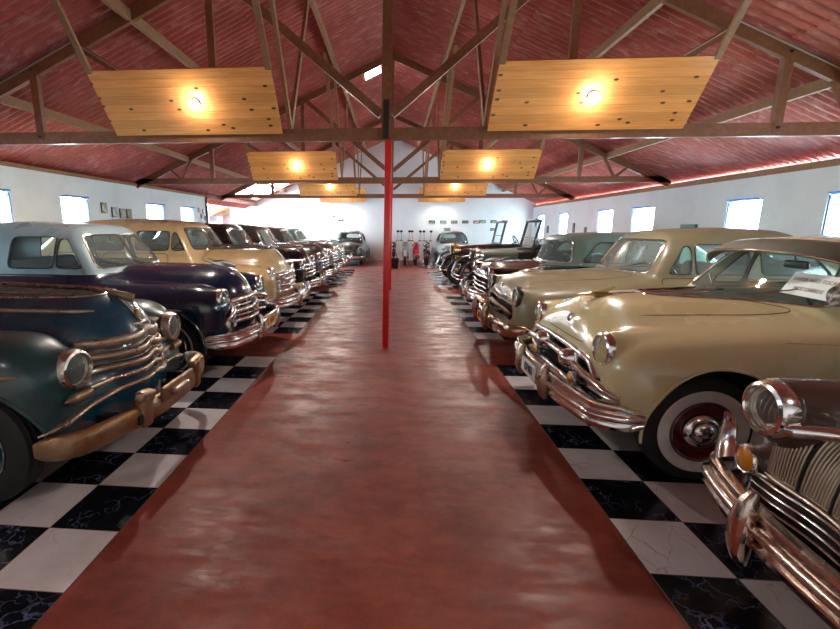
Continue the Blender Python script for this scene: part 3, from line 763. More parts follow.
def car_cream():
    P1=paint('pale_yellow_paint',(.70,.60,.33),(.73,.63,.37),.22,1.,1.5)
    W=.93
    sh=base_shapes(lamp=(.635,.845,.06),lr=.11,hood=1.15,fend=.96,W=W,belt=1.08,hoodw=.62,nose=.50,hn=2.5,fyc=.60,zlamp=.68,cowl=1.4,L=4.95)
    sh['fender'].update(w=arr([0,.6,1.6,3],[.31,.33,.33,.33]),sr=3.2,lr=1.5,n=2.9,sf=.36,lf=.31,h=arr([0,.4,.9,2,3],[.24,.27,.30,.33,.33]))
    sh['hood'].update(h=arr([0,.3,.8,1.4,1.9],[.40,.435,.465,.48,.42]),sf=.42,lf=.38,n=2.6,w=arr([0,.5,1.4,2.],[.56,.60,.66,.70]))
    sh['apron'].update(w=.84,zc=.5,h=.30,sf=.34,lf=.27,n=3)
    sh['tub'].update(w=arr([1.,2.,3.6,4.95],[.89,.92,.90,.80]),n=4.5)
    ro=base_roof(zb=1.09,zr=1.60,s0=1.24,w=.76,slope=.90,bow=.30,s1=3.9,slr=1.1)
    ro['zr']=arr([1.3,1.8,2.5,3.4,4.2],[1.50,1.575,1.61,1.56,1.35]); ro['post']=False; ro['ws']=[(.66,1.135),(.54,1.475)]
    ro['side']=[[(1.64,1.14),(1.92,1.14),(1.92,1.46),(1.86,1.46)],[(1.95,1.14),(2.72,1.14),(2.72,1.47),(1.95,1.47)],[(2.84,1.14),(3.5,1.14),(3.2,1.46),(2.84,1.47)]]
    c=Car('sedan','cream yellow vintage sedan with whitewall tyres, red wheels and an outside sun visor',(1.37,3.55,0),PI,
      base_spec(shapes=sh,roof=ro,mat=P1,h=.020,k=.16,kk={'lamp':.05},sw=.63,arch=.43,wb=2.9,doors=door_polys(1.55,z1=1.10),fender_cut=None,
        hood_cut=lambda c:(lambda s,a,z: np.minimum(np.minimum((.40+.16*np.clip(s/1.2,0,1)+.0*z)-a,1.22-s+.30*a*a),z-.80)),
        grille_open=[(-.95,.455),(.58,.455),(.76,.52),(.72,.63),(.50,.735),(-.95,.74)],grille_r=.06,lip=.010))
    c.body(); c.cabin(mat('brown_seat_cloth',(.12,.07,.04),.8),wheel_side=1); c.wheels(.355,True,M['wheel_red'],track=.765,band=(.58,.79),rs=.92); c.mirror(); c.wipers(M['chrome'])
    C=M['chrome']; zl=.835
    c.headlight(.05,.635,zl,.092,C,out=.04,ring=.020,depth=.04)
    # grille surround, centre bar, spinners
    P=[(y,.742-.02*(abs(y)/.6)**2-.10*max(0,(abs(y)-.50)/.17)**2) for y in np.linspace(-.66,.66,61)]
    yy=np.array([q[0] for q in P]); zz=np.array([q[1] for q in P]); c.strip('grille_surround',np.stack([c.fx(yy,zz+.02,.012),yy,zz],1),.05,.026,C,None,(0,0,1),False)
    zf=lambda y: .655-.085*(np.abs(y)/.88)**2
    g0=lambda y,z,off: c.fx(y,np.full(len(y),.64),off-.015)
    yb=np.linspace(-.80,.80,71)
    a=np.linspace(0,2*PI,12,endpoint=False)
    def bar(name,zfun,w,t,off,hw=.87,m=C):
        y=np.linspace(-hw,hw,71); p=np.stack([g0(y,0,off),y,zfun(y)],1); sc=np.ones(71); e=np.sqrt(np.linspace(.1,1,6)); sc[:6]=e; sc[-6:]=e[::-1]
        return sweep(MB(),p,np.c_[np.cos(a)*t,np.sin(a)*w/2],(0,0,1),scale=sc).build(name,m,c.root)
    bar('grille_centre_bar',zf,.060,.035,.035); 
    bar('grille_lower_bar',lambda y:.485-.02*(np.abs(y)/.8)**2,.05,.028,.03,.84)
    for sg in (1,-1):
        x=g0(np.array([.29]),0,0)[0]; mb=MB(); lathe(mb,[(.088,-.06),(.094,-.02),(.088,.015),(.078,.02),(.076,.03),(.07,.06),(.05,.09),(.025,.105),(0,.108)],(x+.02,sg*.29,.665),(1,0,0),36); mb.build('grille_spinner',C,c.root)
        y=sg*.405; x=g0(np.array([.40]),0,0)[0]+.01; mb=MB(); lathe(mb,[(.045,-.06),(.052,.0),(.048,.03),(.040,.034)],(x+.035,y,.545),(1,0,0),28); q=mb.build('fog_lamp',C,c.root)
        mb=MB(); lathe(mb,[(.040,.032),(.025,.048),(0,.052)],(x+.035,y,.545),(1,0,0),28); mb.build('fog_lens',M['amber'],q)
        mb=MB(); yy=np.linspace(.56,.86,16)
        for k in range(4):
            z=.580-.014*k; tube(mb,np.stack([g0(yy,0,.02),sg*yy,np.full(16,z)],1),.0065,6)
        mb.build('parking_lamp',C,c.root)
        c.strip('cowl_crease',c.side_path([1.0,1.3,1.55],[.96,.965,.965],.002,sg),.012,.004,P1)
    z=.93; x=c.fx([0],[z],.004)[0]; mb=MB(); blob(mb,(x,0,z),(.012,.032,.042),(3,3),rot=(0,-.25,0)); b=mb.build('nose_badge',C,c.root); mb=MB(); blob(mb,(x+.006,0,z),(.01,.022,.03),(3,3),rot=(0,-.25,0)); mb.build('badge_centre',M['wheel_red'],b)
    centre_strip(c,.30,1.22,.018,C); c.ornament(.26,.30,.07,kind='bird',m=mat('gilded_ornament',(.8,.68,.35),.25,.7))
    centre=c.bumper(.14,.95,.46,.175,.12,.22,C,.05,rib=True,p=2.4)
    c.guard(centre(.3)+.03,.30,.47,.27,.085,.085,mat('weathered_chrome',(.50,.36,.28),.3,.9,rvary=(12,.15,.45)))
    c.plate(centre(0)+.075,0,.475,'ESV·0051',w=.38,h=.13)
    pm=paint('visor_paint',(.085,.078,.055),None,.5,.1)
    mb=MB(); e=visor(c,mb,.80,.22,.05,zadd=.03); vo=mb.build('sun_visor',pm,c.root); tube(MB(),e,.009,8).build('visor_trim',C,vo)
    # spotlight on the windscreen pillar, driver side
    q=np.array([-1.38,.735,1.235]); mb=MB(); lathe(mb,[(.0,-.10),(.035,-.095),(.06,-.06),(.072,-.01),(.076,.0),(.07,.012),(.066,.006)],q,(.9,.35,.15),32); sp=mb.build('spotlight',C,c.root)
    mb=MB(); lathe(mb,[(.067,.004),(.03,.016),(0,.018)],q,(.9,.35,.15),32); mb.build('spotlight_lens',M['lens'],sp)
    mb=MB(); lathe(mb,[(.066,.003),(.04,-.03),(0,-.045)],q,(.9,.35,.15),32); mb.build('reflector',M['chrome_far'],sp)
    mb=MB(); tube(mb,[q-[.03,0,.05],q-[.06,.01,.10],q-[.10,.05,.14],q-[.16,.09,.16]],.016,10); blob(mb,q-[.03,0,.075],(.024,.024,.024)); blob(mb,q-[.1,.05,.14],(.03,.028,.028)); mb.build('spotlight_bracket',C,sp)
    return c

def car_mercury():
    P1=paint('brown_paint',(.050,.024,.018),(.070,.040,.030),.36,.6,2.2,.35,.7,.12)
    W=.90
    sh=base_shapes(lamp=(.60,.905,-.01),lr=.128,hood=1.15,fend=1.02,W=W,belt=1.08,hoodw=.62,nose=.46,hn=2.3,fyc=.60,zlamp=.72)
    sh['fender'].update(h=arr([0,.45,.95,1.8],[.25,.28,.29,.26]),w=arr([0,.5,1.8],[.28,.30,.28]))
    sh['apron'].update(w=.80,zc=.5,h=.34,sf=.30,lf=.26)
    ro=base_roof(zb=1.10,zr=1.64,s0=1.55,w=.70)
    c=Car('sedan','brown vintage sedan with ribbed vertical grille panels, nearest car on the right',(1.59,1.20,0),PI,
      base_spec(shapes=sh,roof=ro,mat=P1,h=.020,k=.07,kk={'lamp':.08},doors=door_polys(1.55,z1=1.12)))
    c.body(); c.cabin(wheel_side=1); c.wheels(.35,None,P1)
    C=M['chrome']; zl=.905; c.headlight(-.035,.60,zl,.088,C,out=.06,ring=.024,depth=.035)
    DM=mat('grille_rib_metal',(.45,.38,.30),.35,.85)
    for sg in (1,-1):
        # upper ribbed panel
        y0,y1=.07,.60; yy=np.linspace(y0,y1,5)
        top=lambda y: .905-.09*((y-.07)/.53)**2; bot=lambda y: .60+.02*((y-.07)/.53)
        gp=MB(); n=46
        ys=np.linspace(y0,y1,n)
        V=[];F=[]
        for i,y in enumerate(ys):
            zz=np.linspace(bot(y),top(y),9); xs=c.fx(np.full(9,sg*y),zz,.012,lamp=False)
            V+=list(np.c_[xs,np.full(9,sg*y),zz])
        for i in range(n-1):
            for j in range(8): F.append((i*9+j,(i+1)*9+j,(i+1)*9+j+1,i*9+j+1))
        gp.add(V,F); G=gp.build('grille_panel',DM,c.root)
        mb=MB()
        for i,y in enumerate(np.linspace(y0+.01,y1-.01,44)):
            if i%11==10: continue
            zz=np.linspace(bot(y)+.008,top(y)-.01,6); tube(mb,np.c_[c.fx(np.full(6,sg*y),zz,.016,lamp=False),np.full(6,sg*y),zz],.0036,5)
        mb.build('grille_rib',DM,G)
        mb=MB()
        for k in (10,21,32):
            y=y0+.01+(y1-y0-.02)*k/43; zz=np.linspace(bot(y),top(y),6); tube(mb,np.c_[c.fx(np.full(6,sg*y),zz,.014,lamp=False),np.full(6,sg*y),zz],.007,5)
        mb.build('grille_gap',M['seam'],G)
        ys=np.linspace(y0,y1+.0,24); zt=top(np.minimum(ys,y1)); c.strip('grille_top_moulding',np.stack([c.fx(sg*ys,zt,.022),sg*ys,zt+.012],1),.055,.028,C)
        zz=np.linspace(bot(y0),top(y0),10); c.strip('grille_inner_moulding',np.c_[c.fx(np.full(10,sg*y0),zz,.02),np.full(10,sg*(y0-.01)),zz],.02,.014,C,up=(0,1,0))
        ys=np.linspace(y0,y1,24); c.strip('grille_lower_moulding',np.stack([c.fx(sg*ys,bot(ys),.016),sg*ys,bot(ys)-.008],1),.02,.014,M['chrome_dull'])
        # lower oval grille of horizontal bars
        for k in range(5):
            z=.575-.036*k; ya=.16+.012*k; yb=.68-.02*abs(k-1.5); ys=np.linspace(ya,yb,30); c.strip('grille_bar',np.stack([c.fx(sg*ys,np.full(30,z),.014),sg*ys,np.full(30,z)],1),.013,.010,C)
        t=np.linspace(0,2*PI,50,endpoint=False); u=.42+.29*np.sign(np.cos(t))*np.abs(np.cos(t))**.7; v=.50+.095*np.sign(np.sin(t))*np.abs(np.sin(t))**.7
        tube(MB(),np.c_[c.fx(sg*u,v,.010),sg*u,v],.010,6,True).build('grille_ring',C,c.root)
        V=[(c.fx([sg*.42],[.5],.003)[0],sg*.42,.5)]+list(np.c_[c.fx(sg*u,v,.003),sg*u,v]); MB().add(V,[(0,i+1,(i+1)%50+1) for i in range(50)]).build('grille_backing',M['dark'],c.root)
        # parking lamp on the hood edge
        y=.36; s=.13; z=c.tz([s],[sg*y])[0]; 
        z=.965; x=c.fx([sg*y],[z])[0]
        mb=MB(); rbox(mb,(x-.01,sg*y,z),(.07,.17,.055),.024,rot=(0,-.35,-sg*.25),seg=4); pk=mb.build('parking_lamp',C,c.root)
        mb=MB(); rbox(mb,(x+.012,sg*y,z+.004),(.05,.135,.034),.015,rot=(0,-.35,-sg*.25),seg=4); mb.build('parking_lens',M['cream_lens'],pk)
        # amber fog lamp on a stalk
        y=sg*.70; q=(-.02,y,.62); mb=MB(); lathe(mb,[(0,-.075),(.04,-.07),(.062,-.03),(.068,.0),(.062,.014),(.056,.010)],q,(1,sg*.12,0),32); fg=mb.build('fog_lamp',C,c.root)
        mb=MB(); lathe(mb,[(.057,.008),(.03,.022),(0,.026)],q,(1,sg*.12,0),32); mb.build('fog_lens',M['amber'],fg)
        mb=MB(); tube(mb,[(-.05,y,.56),(-.05,y,.50),(-.03,y,.45)],.014,8); mb.build('lamp_stalk',C,fg)
    # centre prow
    nose_strip(c,.8,.60,.05,.022,C,wide_low=1.4); c.ornament(.42,.26,.05)
    z=.80; x=c.fx([0],[z],.035)[0]; mb=MB(); blob(mb,(x,0,z),(.02,.045,.06),(3,3)); blob(mb,(x+.01,0,z-.30),(.02,.05,.035),(2,3)); mb.build('nose_badge',C,c.root)
    ws=mat('weathered_bumper_chrome',(.66,.56,.50),.2,1.,rvary=(9,.1,.35))
    cx=c.bumper(.14,.97,.47,.17,.20,.20,ws,.05,rib=True)
    c.guard(cx(.40)+.03,.43,.46,.32,.085,.085,ws)
    # crumpled over-rider on each end
    for sg in (1,-1):
        mb=MB(); pts=[(cx(.8)-.02,sg*.80,.56),(cx(.84)-.04,sg*.86,.63),(cx(.84)-.05,sg*.87,.71),(cx(.84)-.03,sg*.85,.76)]
        a=np.linspace(0,2*PI,12,endpoint=False); sweep(mb,smooth_path(pts,12),np.c_[np.cos(a)*.02,np.sin(a)*.055],(0,1,0),scale=np.linspace(1.1,.55,12)).build('bumper_wing',C,c.root)
    # belt strip
    for sg in (1,-1):
        c.strip('hood_side_strip',c.top_path([.55,1.0,1.5],[sg*.40,sg*.47,sg*.53],.003),.012,.006,C,up=(0,1,0))
        c.strip('fender_strip',c.side_path([.5,1.,1.6],[.84,.85,.85],.004,sg),.02,.008,C)

def car_olive():
    P1=paint('dusty_olive_beige_paint',(.20,.165,.095),(.25,.21,.13),.42,.35,2.,.4,.7,.2)
    BR=mat('brown_grille_metal',(.16,.085,.05),.35,.8,rvary=(9,.25,.5)); DB=paint('dark_brown_ring',(.03,.018,.012),None,.3,.6)
    sh=base_shapes(lamp=(.66,.80,.07),lr=.13,hood=1.06,fend=.95,W=.93,belt=1.05,hoodw=.62,nose=.50,hn=2.6,fyc=.62,zlamp=.68,cowl=1.5)
    sh['fender'].update(w=arr([0,.6,1.6,3],[.29,.31,.31,.31]),sr=3.2,lr=1.5,n=2.7,h=arr([0,.4,.9,2,3],[.22,.25,.28,.33,.33]))
    sh['apron'].update(w=.84,zc=.5,h=.28,sf=.34,lf=.27,n=3)
    ro=base_roof(zb=1.06,zr=1.645,s0=1.44,w=.76,slope=.60,bow=.24,s1=4.0)
    ro['side']=[[(1.72,1.11),(1.99,1.11),(1.99,1.44),(1.92,1.44)],[(2.03,1.11),(2.62,1.11),(2.62,1.45),(2.03,1.45)],[(2.74,1.11),(3.5,1.11),(3.2,1.44),(2.74,1.45)]]; ro['post']=False
    c=Car('sedan','dusty olive beige sedan with hooded dark headlamp rings and a heavy bumper guard',(1.45,5.95,0),PI,
      base_spec(shapes=sh,roof=ro,mat=P1,h=.024,k=.13,kk={'lamp':.06},sw=.74,arch=.42,doors=door_polys(1.5,z1=1.07),fender_cut=None,glass=M['glass_dusty'],
        hood_cut=lambda c:(lambda s,a,z: np.minimum(np.minimum((.44+.12*np.clip(s/1.2,0,1))-a,1.40-s+.24*a*a),z-.74)),
        grille_open=[(-.95,.50),(.60,.50),(.66,.58),(.60,.70),(-.95,.70)],grille_r=.05))
    c.body(); c.cabin(M['seat_grey'],wheel_side=1); c.wheels(.35,None,P1); c.mirror(); c.wipers(M['black'])
    c.headlight(.05,.66,.80,.088,DB,out=.03,ring=.04,depth=.05)
    for sg in (1,-1):
        mb=MB(); lathe(mb,[(.062,-.08),(.072,-.02),(.066,.012),(.054,.012)],(-.075,sg*.67,.575),(1,0,0),24); q=mb.build('parking_lamp',DB,c.root)
        mb=MB(); lathe(mb,[(.054,.006),(.03,.02),(0,.024)],(-.075,sg*.67,.575),(1,0,0),24); mb.build('parking_lens',M['cream_lens'],q)
    for z,w,t,hw in ((.715,.03,.02,.60),(.60,.085,.04,.60)): c.emblem_bar(-hw,hw,z,w,t,BR if z<.7 else P1,off=.0,zf=lambda y:z-.02*(np.abs(y)/.6)**2)
    z=.86; x=c.fx([0],[z],.004)[0]; mb=MB(); blob(mb,(x,0,z),(.012,.026,.05),(3,3),rot=(0,-.25,0)); mb.build('nose_badge',M['chrome_dull'],c.root)
    c.strip('hood_lip',c.front_path(-.42,.42,.775,.004,31),.02,.014,M['chrome_dull'])
    bm_=mat('brown_tinted_chrome',(.48,.34,.27),.2,1.,rvary=(8,.12,.35))
    cx=c.bumper(.16,.95,.42,.17,.12,.22,bm_,.05); c.guard(cx(.33)+.05,.32,.50,.38,.10,.10,bm_)
    c.strip('bumper_top_bar',np.stack([np.array([cx(y)+.09 for y in np.linspace(-.33,.33,21)]),np.linspace(-.33,.33,21),np.full(21,.67)],1),.06,.03,bm_)
    c.plate(cx(0)+.08,0,.44,'ABF·14',M['plate_yellow'],.30,.13)
    c.ornament(.34,.22,.03,m=M['chrome_dull'])
    for sg in (1,-1): c.strip('rocker_strip',c.side_path([1.6,2.4,3.0],[.36,.36,.36],.004,sg),.03,.01,M['chrome_dull'])

def car_teal():
    P1=paint('black_body_paint',(.006,.006,.008),(.02,.012,.012),.22,1.); PR=paint('teal_roof_paint',(.26,.44,.37),(.32,.50,.43),.35,.6)
    PH=paint('red_reflection_hood_paint',(.045,.016,.014),None,.25,.9)  # brown-red reflection on the hood, put into its base colour
    sh=base_shapes(lamp=(.70,.84,.05),lr=.11,hood=1.03,fend=.95,W=.94,belt=1.0,hoodw=.66,nose=.56,hn=2.8,fyc=.66,zlamp=.72,cowl=1.4)
    sh['fender'].update(w=arr([0,.6,1.6,3],[.26,.27,.27,.27]),sr=3.2,lr=1.5,n=3.)
    ro=base_roof(zb=1.0,zr=1.56,s0=1.02,w=.80,slope=.38,bow=.80,s1=4.0); ro['post']=False; ro['frame_r']=.014
    c=Car('sedan','black sedan with a teal roof and red reflection painted on its hood behind the olive beige car',(1.62,8.25,0),PI,
      base_spec(shapes=sh,roof=ro,mat=P1,roof_mat=PR,h=.03,k=.10,kk={'lamp':.05},sw=.80,doors=door_polys(1.5,z1=1.0),fender_cut=None,glass=M['glass_dusty'],hood_mat=PH,roof_cut=-.005,
        hood_cut=lambda c:(lambda s,a,z: np.minimum(np.minimum(.56-a,1.0-s+.8*a*a),z-.80)),grille_open=[(-.95,.48),(.66,.48),(.62,.74),(-.95,.78)]))
    c.body(); c.cabin(M['seat_grey'],wheel_side=1); c.wheels(.35,True,P1,band=(.7,.8)); c.mirror()
    c.headlight(.035,.70,.84,.088,M['chrome'],out=.02,ring=.03,depth=.05); C=M['chrome']
    for z,w in ((.76,.05),(.66,.03),(.58,.05),(.50,.03)): c.emblem_bar(-.66,.66,z,w,.03,C,off=.02)
    c.bumper(.22,.96,.45,.17,.16,.22,C,.05,rib=True); c.guard(.22,.30,.48,.32,.09,.09,C)
    c.ornament(.22,.34,.10)
    for sg in (1,-1):
        c.strip('side_strip',c.side_path([.3,1.2,2.6],[.80,.80,.76],.004,sg),.03,.01,C)
        p=[(-.30+0*.0,sg*.60,c.tz([.3],[sg*.60])[0]+.005),(.0,sg*.66,.955),(.04,sg*.70,.86)]

def car_plain(name_label,loc,rot,P1,hood=1.17,zr=1.68,roofm=None,glass=None,W=.90,fend=.97,tooth=True,group=None,h=.036,s0=1.36,strip=True,grille=(.84,.76,.68,.60),mirror=False,L=4.95):
    sh=base_shapes(lamp=(.65,.86,.10),hood=hood,fend=fend,W=W,belt=1.10,hoodw=.64,nose=.42,hn=2.4,fyc=.64,zlamp=.74,L=L)
    ro=base_roof(zb=1.13,zr=zr,s0=s0,w=.74,slope=.62,bow=.26,s1=4.1)
    c=Car('sedan',name_label,loc,rot,base_spec(shapes=sh,roof=ro,mat=P1,roof_mat=roofm or P1,doors=door_polys(1.5,z1=1.135),h=h,k=.05,kk={'lamp':.05},roof_cut=-.005 if roofm else .03,glass=glass or M['glass'],seams=True))
    c.body(); c.cabin(M['seat_grey'],wheel_side=-1 if rot==0 else 1); c.wheels(.35,None,P1)
    C=M['chrome']; c.headlight(.085,.65,.86,.092,C,out=.03,ring=.022,depth=.04)
    for i,z in enumerate(grille): c.emblem_bar(-.56,.56,z,.05,.03,C,off=.03,n=31,zf=lambda y:z-.05*(np.abs(y)/.6)**2)
    if tooth:
        for y in (-.4,-.2,0,.2,.4):
            zz=np.linspace(.60,.82,6); x=c.fx(y+0*zz,zz,.014); tube(MB(),np.c_[x,y+0*zz,zz],.014,6).build('grille_tooth',C,c.root)
    c.bumper(.22,.94,.47,.16,.17,.20,C,.045,rib=True,n=41); c.guard(.22,.33,.50,.30,.08,.08)
    nose_strip(c,.9,.95,.02,.01,C); c.ornament(.30,.26,.07)
    if strip:
        for sg in (1,-1): c.strip('fender_strip',c.side_path([.42,1.0,1.55],[.80,.80,.80],.004,sg),.03,.01,C)
    if mirror:
        for sg in (1,-1):
            p=np.array([-1.55,sg*.80,1.20]); mb=MB(); lathe(mb,[(0,-.07),(.05,-.05),(.065,0),(.0,.01)],p,(1,sg*.2,0),20); tube(mb,[p,p+[-.03,-sg*.06,-.08]],.01,6); mb.build('spotlight',C,c.root)
    return c

def small_car(label,loc,rot,P1,roofm=None,glass=None):
    L=3.7
    sh=dict(tub=dict(w=.72,zc=.55,h=.40,sf=.8,lf=.5,sr=L-.7,lr=.6,n=3.5,m=2.2,hl=1.2),
      hood=dict(w=arr([0,.5,1.1],[.32,.42,.56]),zc=.58,h=arr([0,.4,1.1,1.6],[.26,.33,.40,.38]),sf=.42,lf=.42,sr=1.3,lr=.6,n=2.3,hl=.9),
      fender=dict(yc=.60,w=.19,zc=.55,h=.25,sf=.45,lf=.42,sr=.8,lr=.9,n=2.3,hl=.9),
      lamp=dict(yc=.58,w=.10,zc=.68,h=.10,hl=.10,sf=.12,lf=.02,sr=.25,lr=.4,n=2.),
      apron=dict(w=.60,zc=.45,h=.24,sf=.3,lf=.26,sr=.8,lr=.2,n=2.6,hl=.6),
      rear=dict(yc=.60,w=.19,zc=.52,h=.26,sf=L-1.2,lf=.5,sr=L-.6,lr=.5,n=2.3,hl=.9))
    zt=1.47; s0=1.12
    ro=dict(zb=.95,zr=arr([1.2,1.6,2.2,3.2,3.7],[zt-.10,zt-.02,zt,zt-.12,zt-.4]),s0=s0,s1=3.4,w=.62,slope=.42,bow=.2,slr=1.1,ws=[(.52,1.0),(.44,zt-.12)],rw=[(.36,1.1),(.3,zt-.16)],crown=.15,
        side=[[(1.55,1.0),(2.15,1.0),(2.15,zt-.15),(1.68,zt-.15)],[(2.25,1.0),(2.8,1.0),(2.6,zt-.15),(2.25,zt-.15)]],post=False,curv=.1)
    c=Car('small_car',label,loc,rot,dict(L=L,arches=[(.72,.33,.31),(2.95,.33,.31)],zlow=.24,k=.06,kk={'lamp':.05},shapes=sh,roof=ro,mat=P1,roof_mat=roofm or P1,h=.034,roof_cut=0.,glass=glass or M['glass'],
        hood_cut=lambda c:(lambda s,a,z: np.minimum(np.minimum((.30+.22*np.clip(s,0,1))-a,1.06-s+.2*a*a),z-.62)),doors=[[(1.3,.34),(2.2,.34),(2.2,.95),(1.3,.95)]],handles=True))
    c.body(); c.cabin(M['seat_grey']); c.wheels(.31,None,P1,width=.13,track=.58)
    c.headlight(.10,.58,.68,.078,M['chrome'],ring=.016,depth=.03)
    c.bumper(.12,.72,.38,.10,.10,.12,M['chrome'],.03,n=31); c.guard(.12,.26,.42,.16,.05,.05)
    c.emblem_bar(-.26,.26,.66,.03,.02,M['chrome'],off=.01); c.emblem_bar(-.30,.30,.58,.03,.02,M['chrome'],off=.01)
    return c

def antique(label,loc,rot,hoodm,bodym,ws_tilt=.12,brass=False,hood_z=1.12,full=True):
    r=empty('antique_car',label,'car',loc,rot); C=M['chrome'] if not brass else mat('brass',(.75,.5,.2),.25,1.)
    W=.42
    # hood: faceted lofted shell from radiator to cowl
    def sect(s,w,zt,zb=.62,n=13):
        a=np.linspace(0,PI,n); y=w*np.sign(np.cos(a))*np.abs(np.cos(a))**.45; z=zb+(zt-zb)*(.55+.45*np.sin(a)**.8); 
        return np.r_[[[-s,w,zb]],np.c_[np.full(n,-s),y,z],[[-s,-w,zb]]]
    def loft(secs):
        V=np.concatenate(secs); m=len(secs[0]); F=[]
        for i in range(len(secs)-1):
            for k in range(m-1): F.append((i*m+k,i*m+k+1,(i+1)*m+k+1,(i+1)*m+k))
        F.append(tuple(range(m))[::-1]); F.append(tuple((len(secs)-1)*m+k for k in range(m))); return V,F
    MB().add(*loft([sect(.08,.27,hood_z-.03),sect(.5,.30,hood_z),sect(.95,.35,hood_z+.02)])).build('hood',hoodm,r,angle=35)
    MB().add(*loft([sect(-.02,.29,hood_z-.01),sect(.0,.30,hood_z+.01),sect(.08,.30,hood_z+.01)])).build('radiator_shell',C,r,angle=35)
    mb=MB(); V,F=loft([sect(-.035,.24,hood_z-.05,.66),sect(-.02,.24,hood_z-.05,.66)]); mb.add(V,F); rd=mb.build('radiator_core',M['dark'],r)
    mb=MB(); lathe(mb,[(.03,0),(.035,.03),(.02,.05),(.0,.055)],(-.04,0,hood_z),(0,0,1),16); mb.build('radiator_cap',C,r)
    for sg in (1,-1):
        mb=MB()
        for k in range(10): box(mb,(-.25-.06*k,sg*(.300+.008*k),.86),(.012,.012,.16))
        mb.build('hood_louvre',hoodm,r)
    # cowl and tub
    MB().add(*loft([sect(.95,.36,hood_z+.02),sect(1.2,.50,hood_z+.05),sect(1.3,.56,hood_z+.03)])).build('cowl',bodym,r,angle=35)
    for sg in (1,-1):
        mb=MB(); rbox(mb,(-2.15,sg*.60,.86),(1.75,.05,.46),.02); mb.build('body_side',bodym,r)
        mb=MB(); rbox(mb,(-2.15,sg*.60,1.10),(1.76,.07,.05),.02); mb.build('body_rail',M['black'],r)
    mb=MB(); rbox(mb,(-3.02,0,.90),(.06,1.22,.50),.03); mb.build('rear_panel',bodym,r)
    mb=MB(); rbox(mb,(-1.9,0,.60),(2.9,.8,.10),.02); mb.build('chassis',M['dark'],r)
    for s in (1.95,2.75):
        mb=MB(); rbox(mb,(-s,0,.84),(.5,1.08,.2),.07); rbox(mb,(-s-.24,0,1.08),(.14,1.08,.42),.06,rot=(0,-.2,0)); mb.build('bench_seat',mat('dark_leather',(.03,.02,.015),.5),r)
    # windshield frame, leaning
    zb=hood_z+.04; h=.62; fr=MB(); w=.50
    tl=lambda y,t: (-1.22-ws_tilt*t,y,zb+h*t)
    pts=[tl(-w,0),tl(-w,.5),tl(-w,.93),tl(-w+.05,1),tl(0,1.01),tl(w-.05,1),tl(w,.93),tl(w,.5),tl(w,0)]
    tube(fr,smooth_path(pts,50),.034,8); ws=fr.build('windshield_frame',M['black'],r)
    tube(MB(),[tl(-w,.03),tl(0,.03),tl(w,.03)],.02,8).build('lower_rail',M['black'],ws); tube(MB(),[tl(-w,.38),tl(0,.38),tl(w,.38)],.012,8).build('centre_rail',M['black'],ws)
    MB().add([tl(-w,0),tl(w,0),tl(w,1),tl(-w,1)],[(0,1,2,3)]).build('windshield',M['glass'],ws)
    rbox(MB(),(-1.20-ws_tilt,0,zb+h+.015),(.10,2*w-.06,.03),.012).build('windshield_visor',M['black'],ws)
    # folded top
    mb=MB()
    for k in range(4):
        t=.10*k; p=[(-2.9,-.62,1.12),(-3.05-t,-.60,1.30-.04*k),(-3.1-t,0,1.36-.05*k),(-3.05-t,.60,1.30-.04*k),(-2.9,.62,1.12)]; tube(mb,smooth_path(p,30),.018,6)
    mb.build('folded_top_bow',M['black'],r)
    mb=MB(); rbox(mb,(-3.2,0,1.18),(.35,1.16,.16),.07); mb.build('folded_top',mat('canvas_top',(.04,.035,.03),.9),r)
    ct=np.array([-1.72,.28,1.22]); a=np.linspace(0,2*PI,30,endpoint=False); ux=np.array([.45,0,.89]); uy=np.array([0,1.,0])
    mb=MB(); tube(mb,ct+.2*(np.cos(a)[:,None]*ux+np.sin(a)[:,None]*uy),.013,8,True)
    for t in (0,PI/2,PI,-PI/2): tube(mb,[ct,ct+.1*(math.cos(t)*uy+math.sin(t)*ux),ct+.2*(math.cos(t)*uy+math.sin(t)*ux)],.008,6)
    tube(mb,[ct,ct+np.array([.3,0,-.17]),ct+np.array([.6,0,-.34])],.016,8); mb.build('steering_wheel',M['black'],r)
    # lamps
    for sg in (1,-1):
        q=(.03,sg*.40,.98); mb=MB(); lathe(mb,[(0,-.17),(.05,-.16),(.10,-.09),(.118,-.01),(.125,0),(.12,.015),(.108,.008)],q,(1,0,0),28); H=mb.build('headlight',C,r)
        mb=MB(); lathe(mb,[(.109,.0),(.07,-.06),(0,-.09)],q,(1,0,0),28); mb.build('reflector',M['chrome_far'],H)
        mb=MB(); lathe(mb,[(.109,.004),(.06,.02),(0,.026)],q,(1,0,0),28); mb.build('lens',M['lens'],H)
    tube(MB(),smooth_path([(-.06,-.72,.78),(-.06,-.40,.84),(-.06,0,.80),(-.06,.40,.84),(-.06,.72,.78)],30),.016,8).build('lamp_bar',C,r)
    # wire / artillery wheels, fenders
    first=None; R=.38
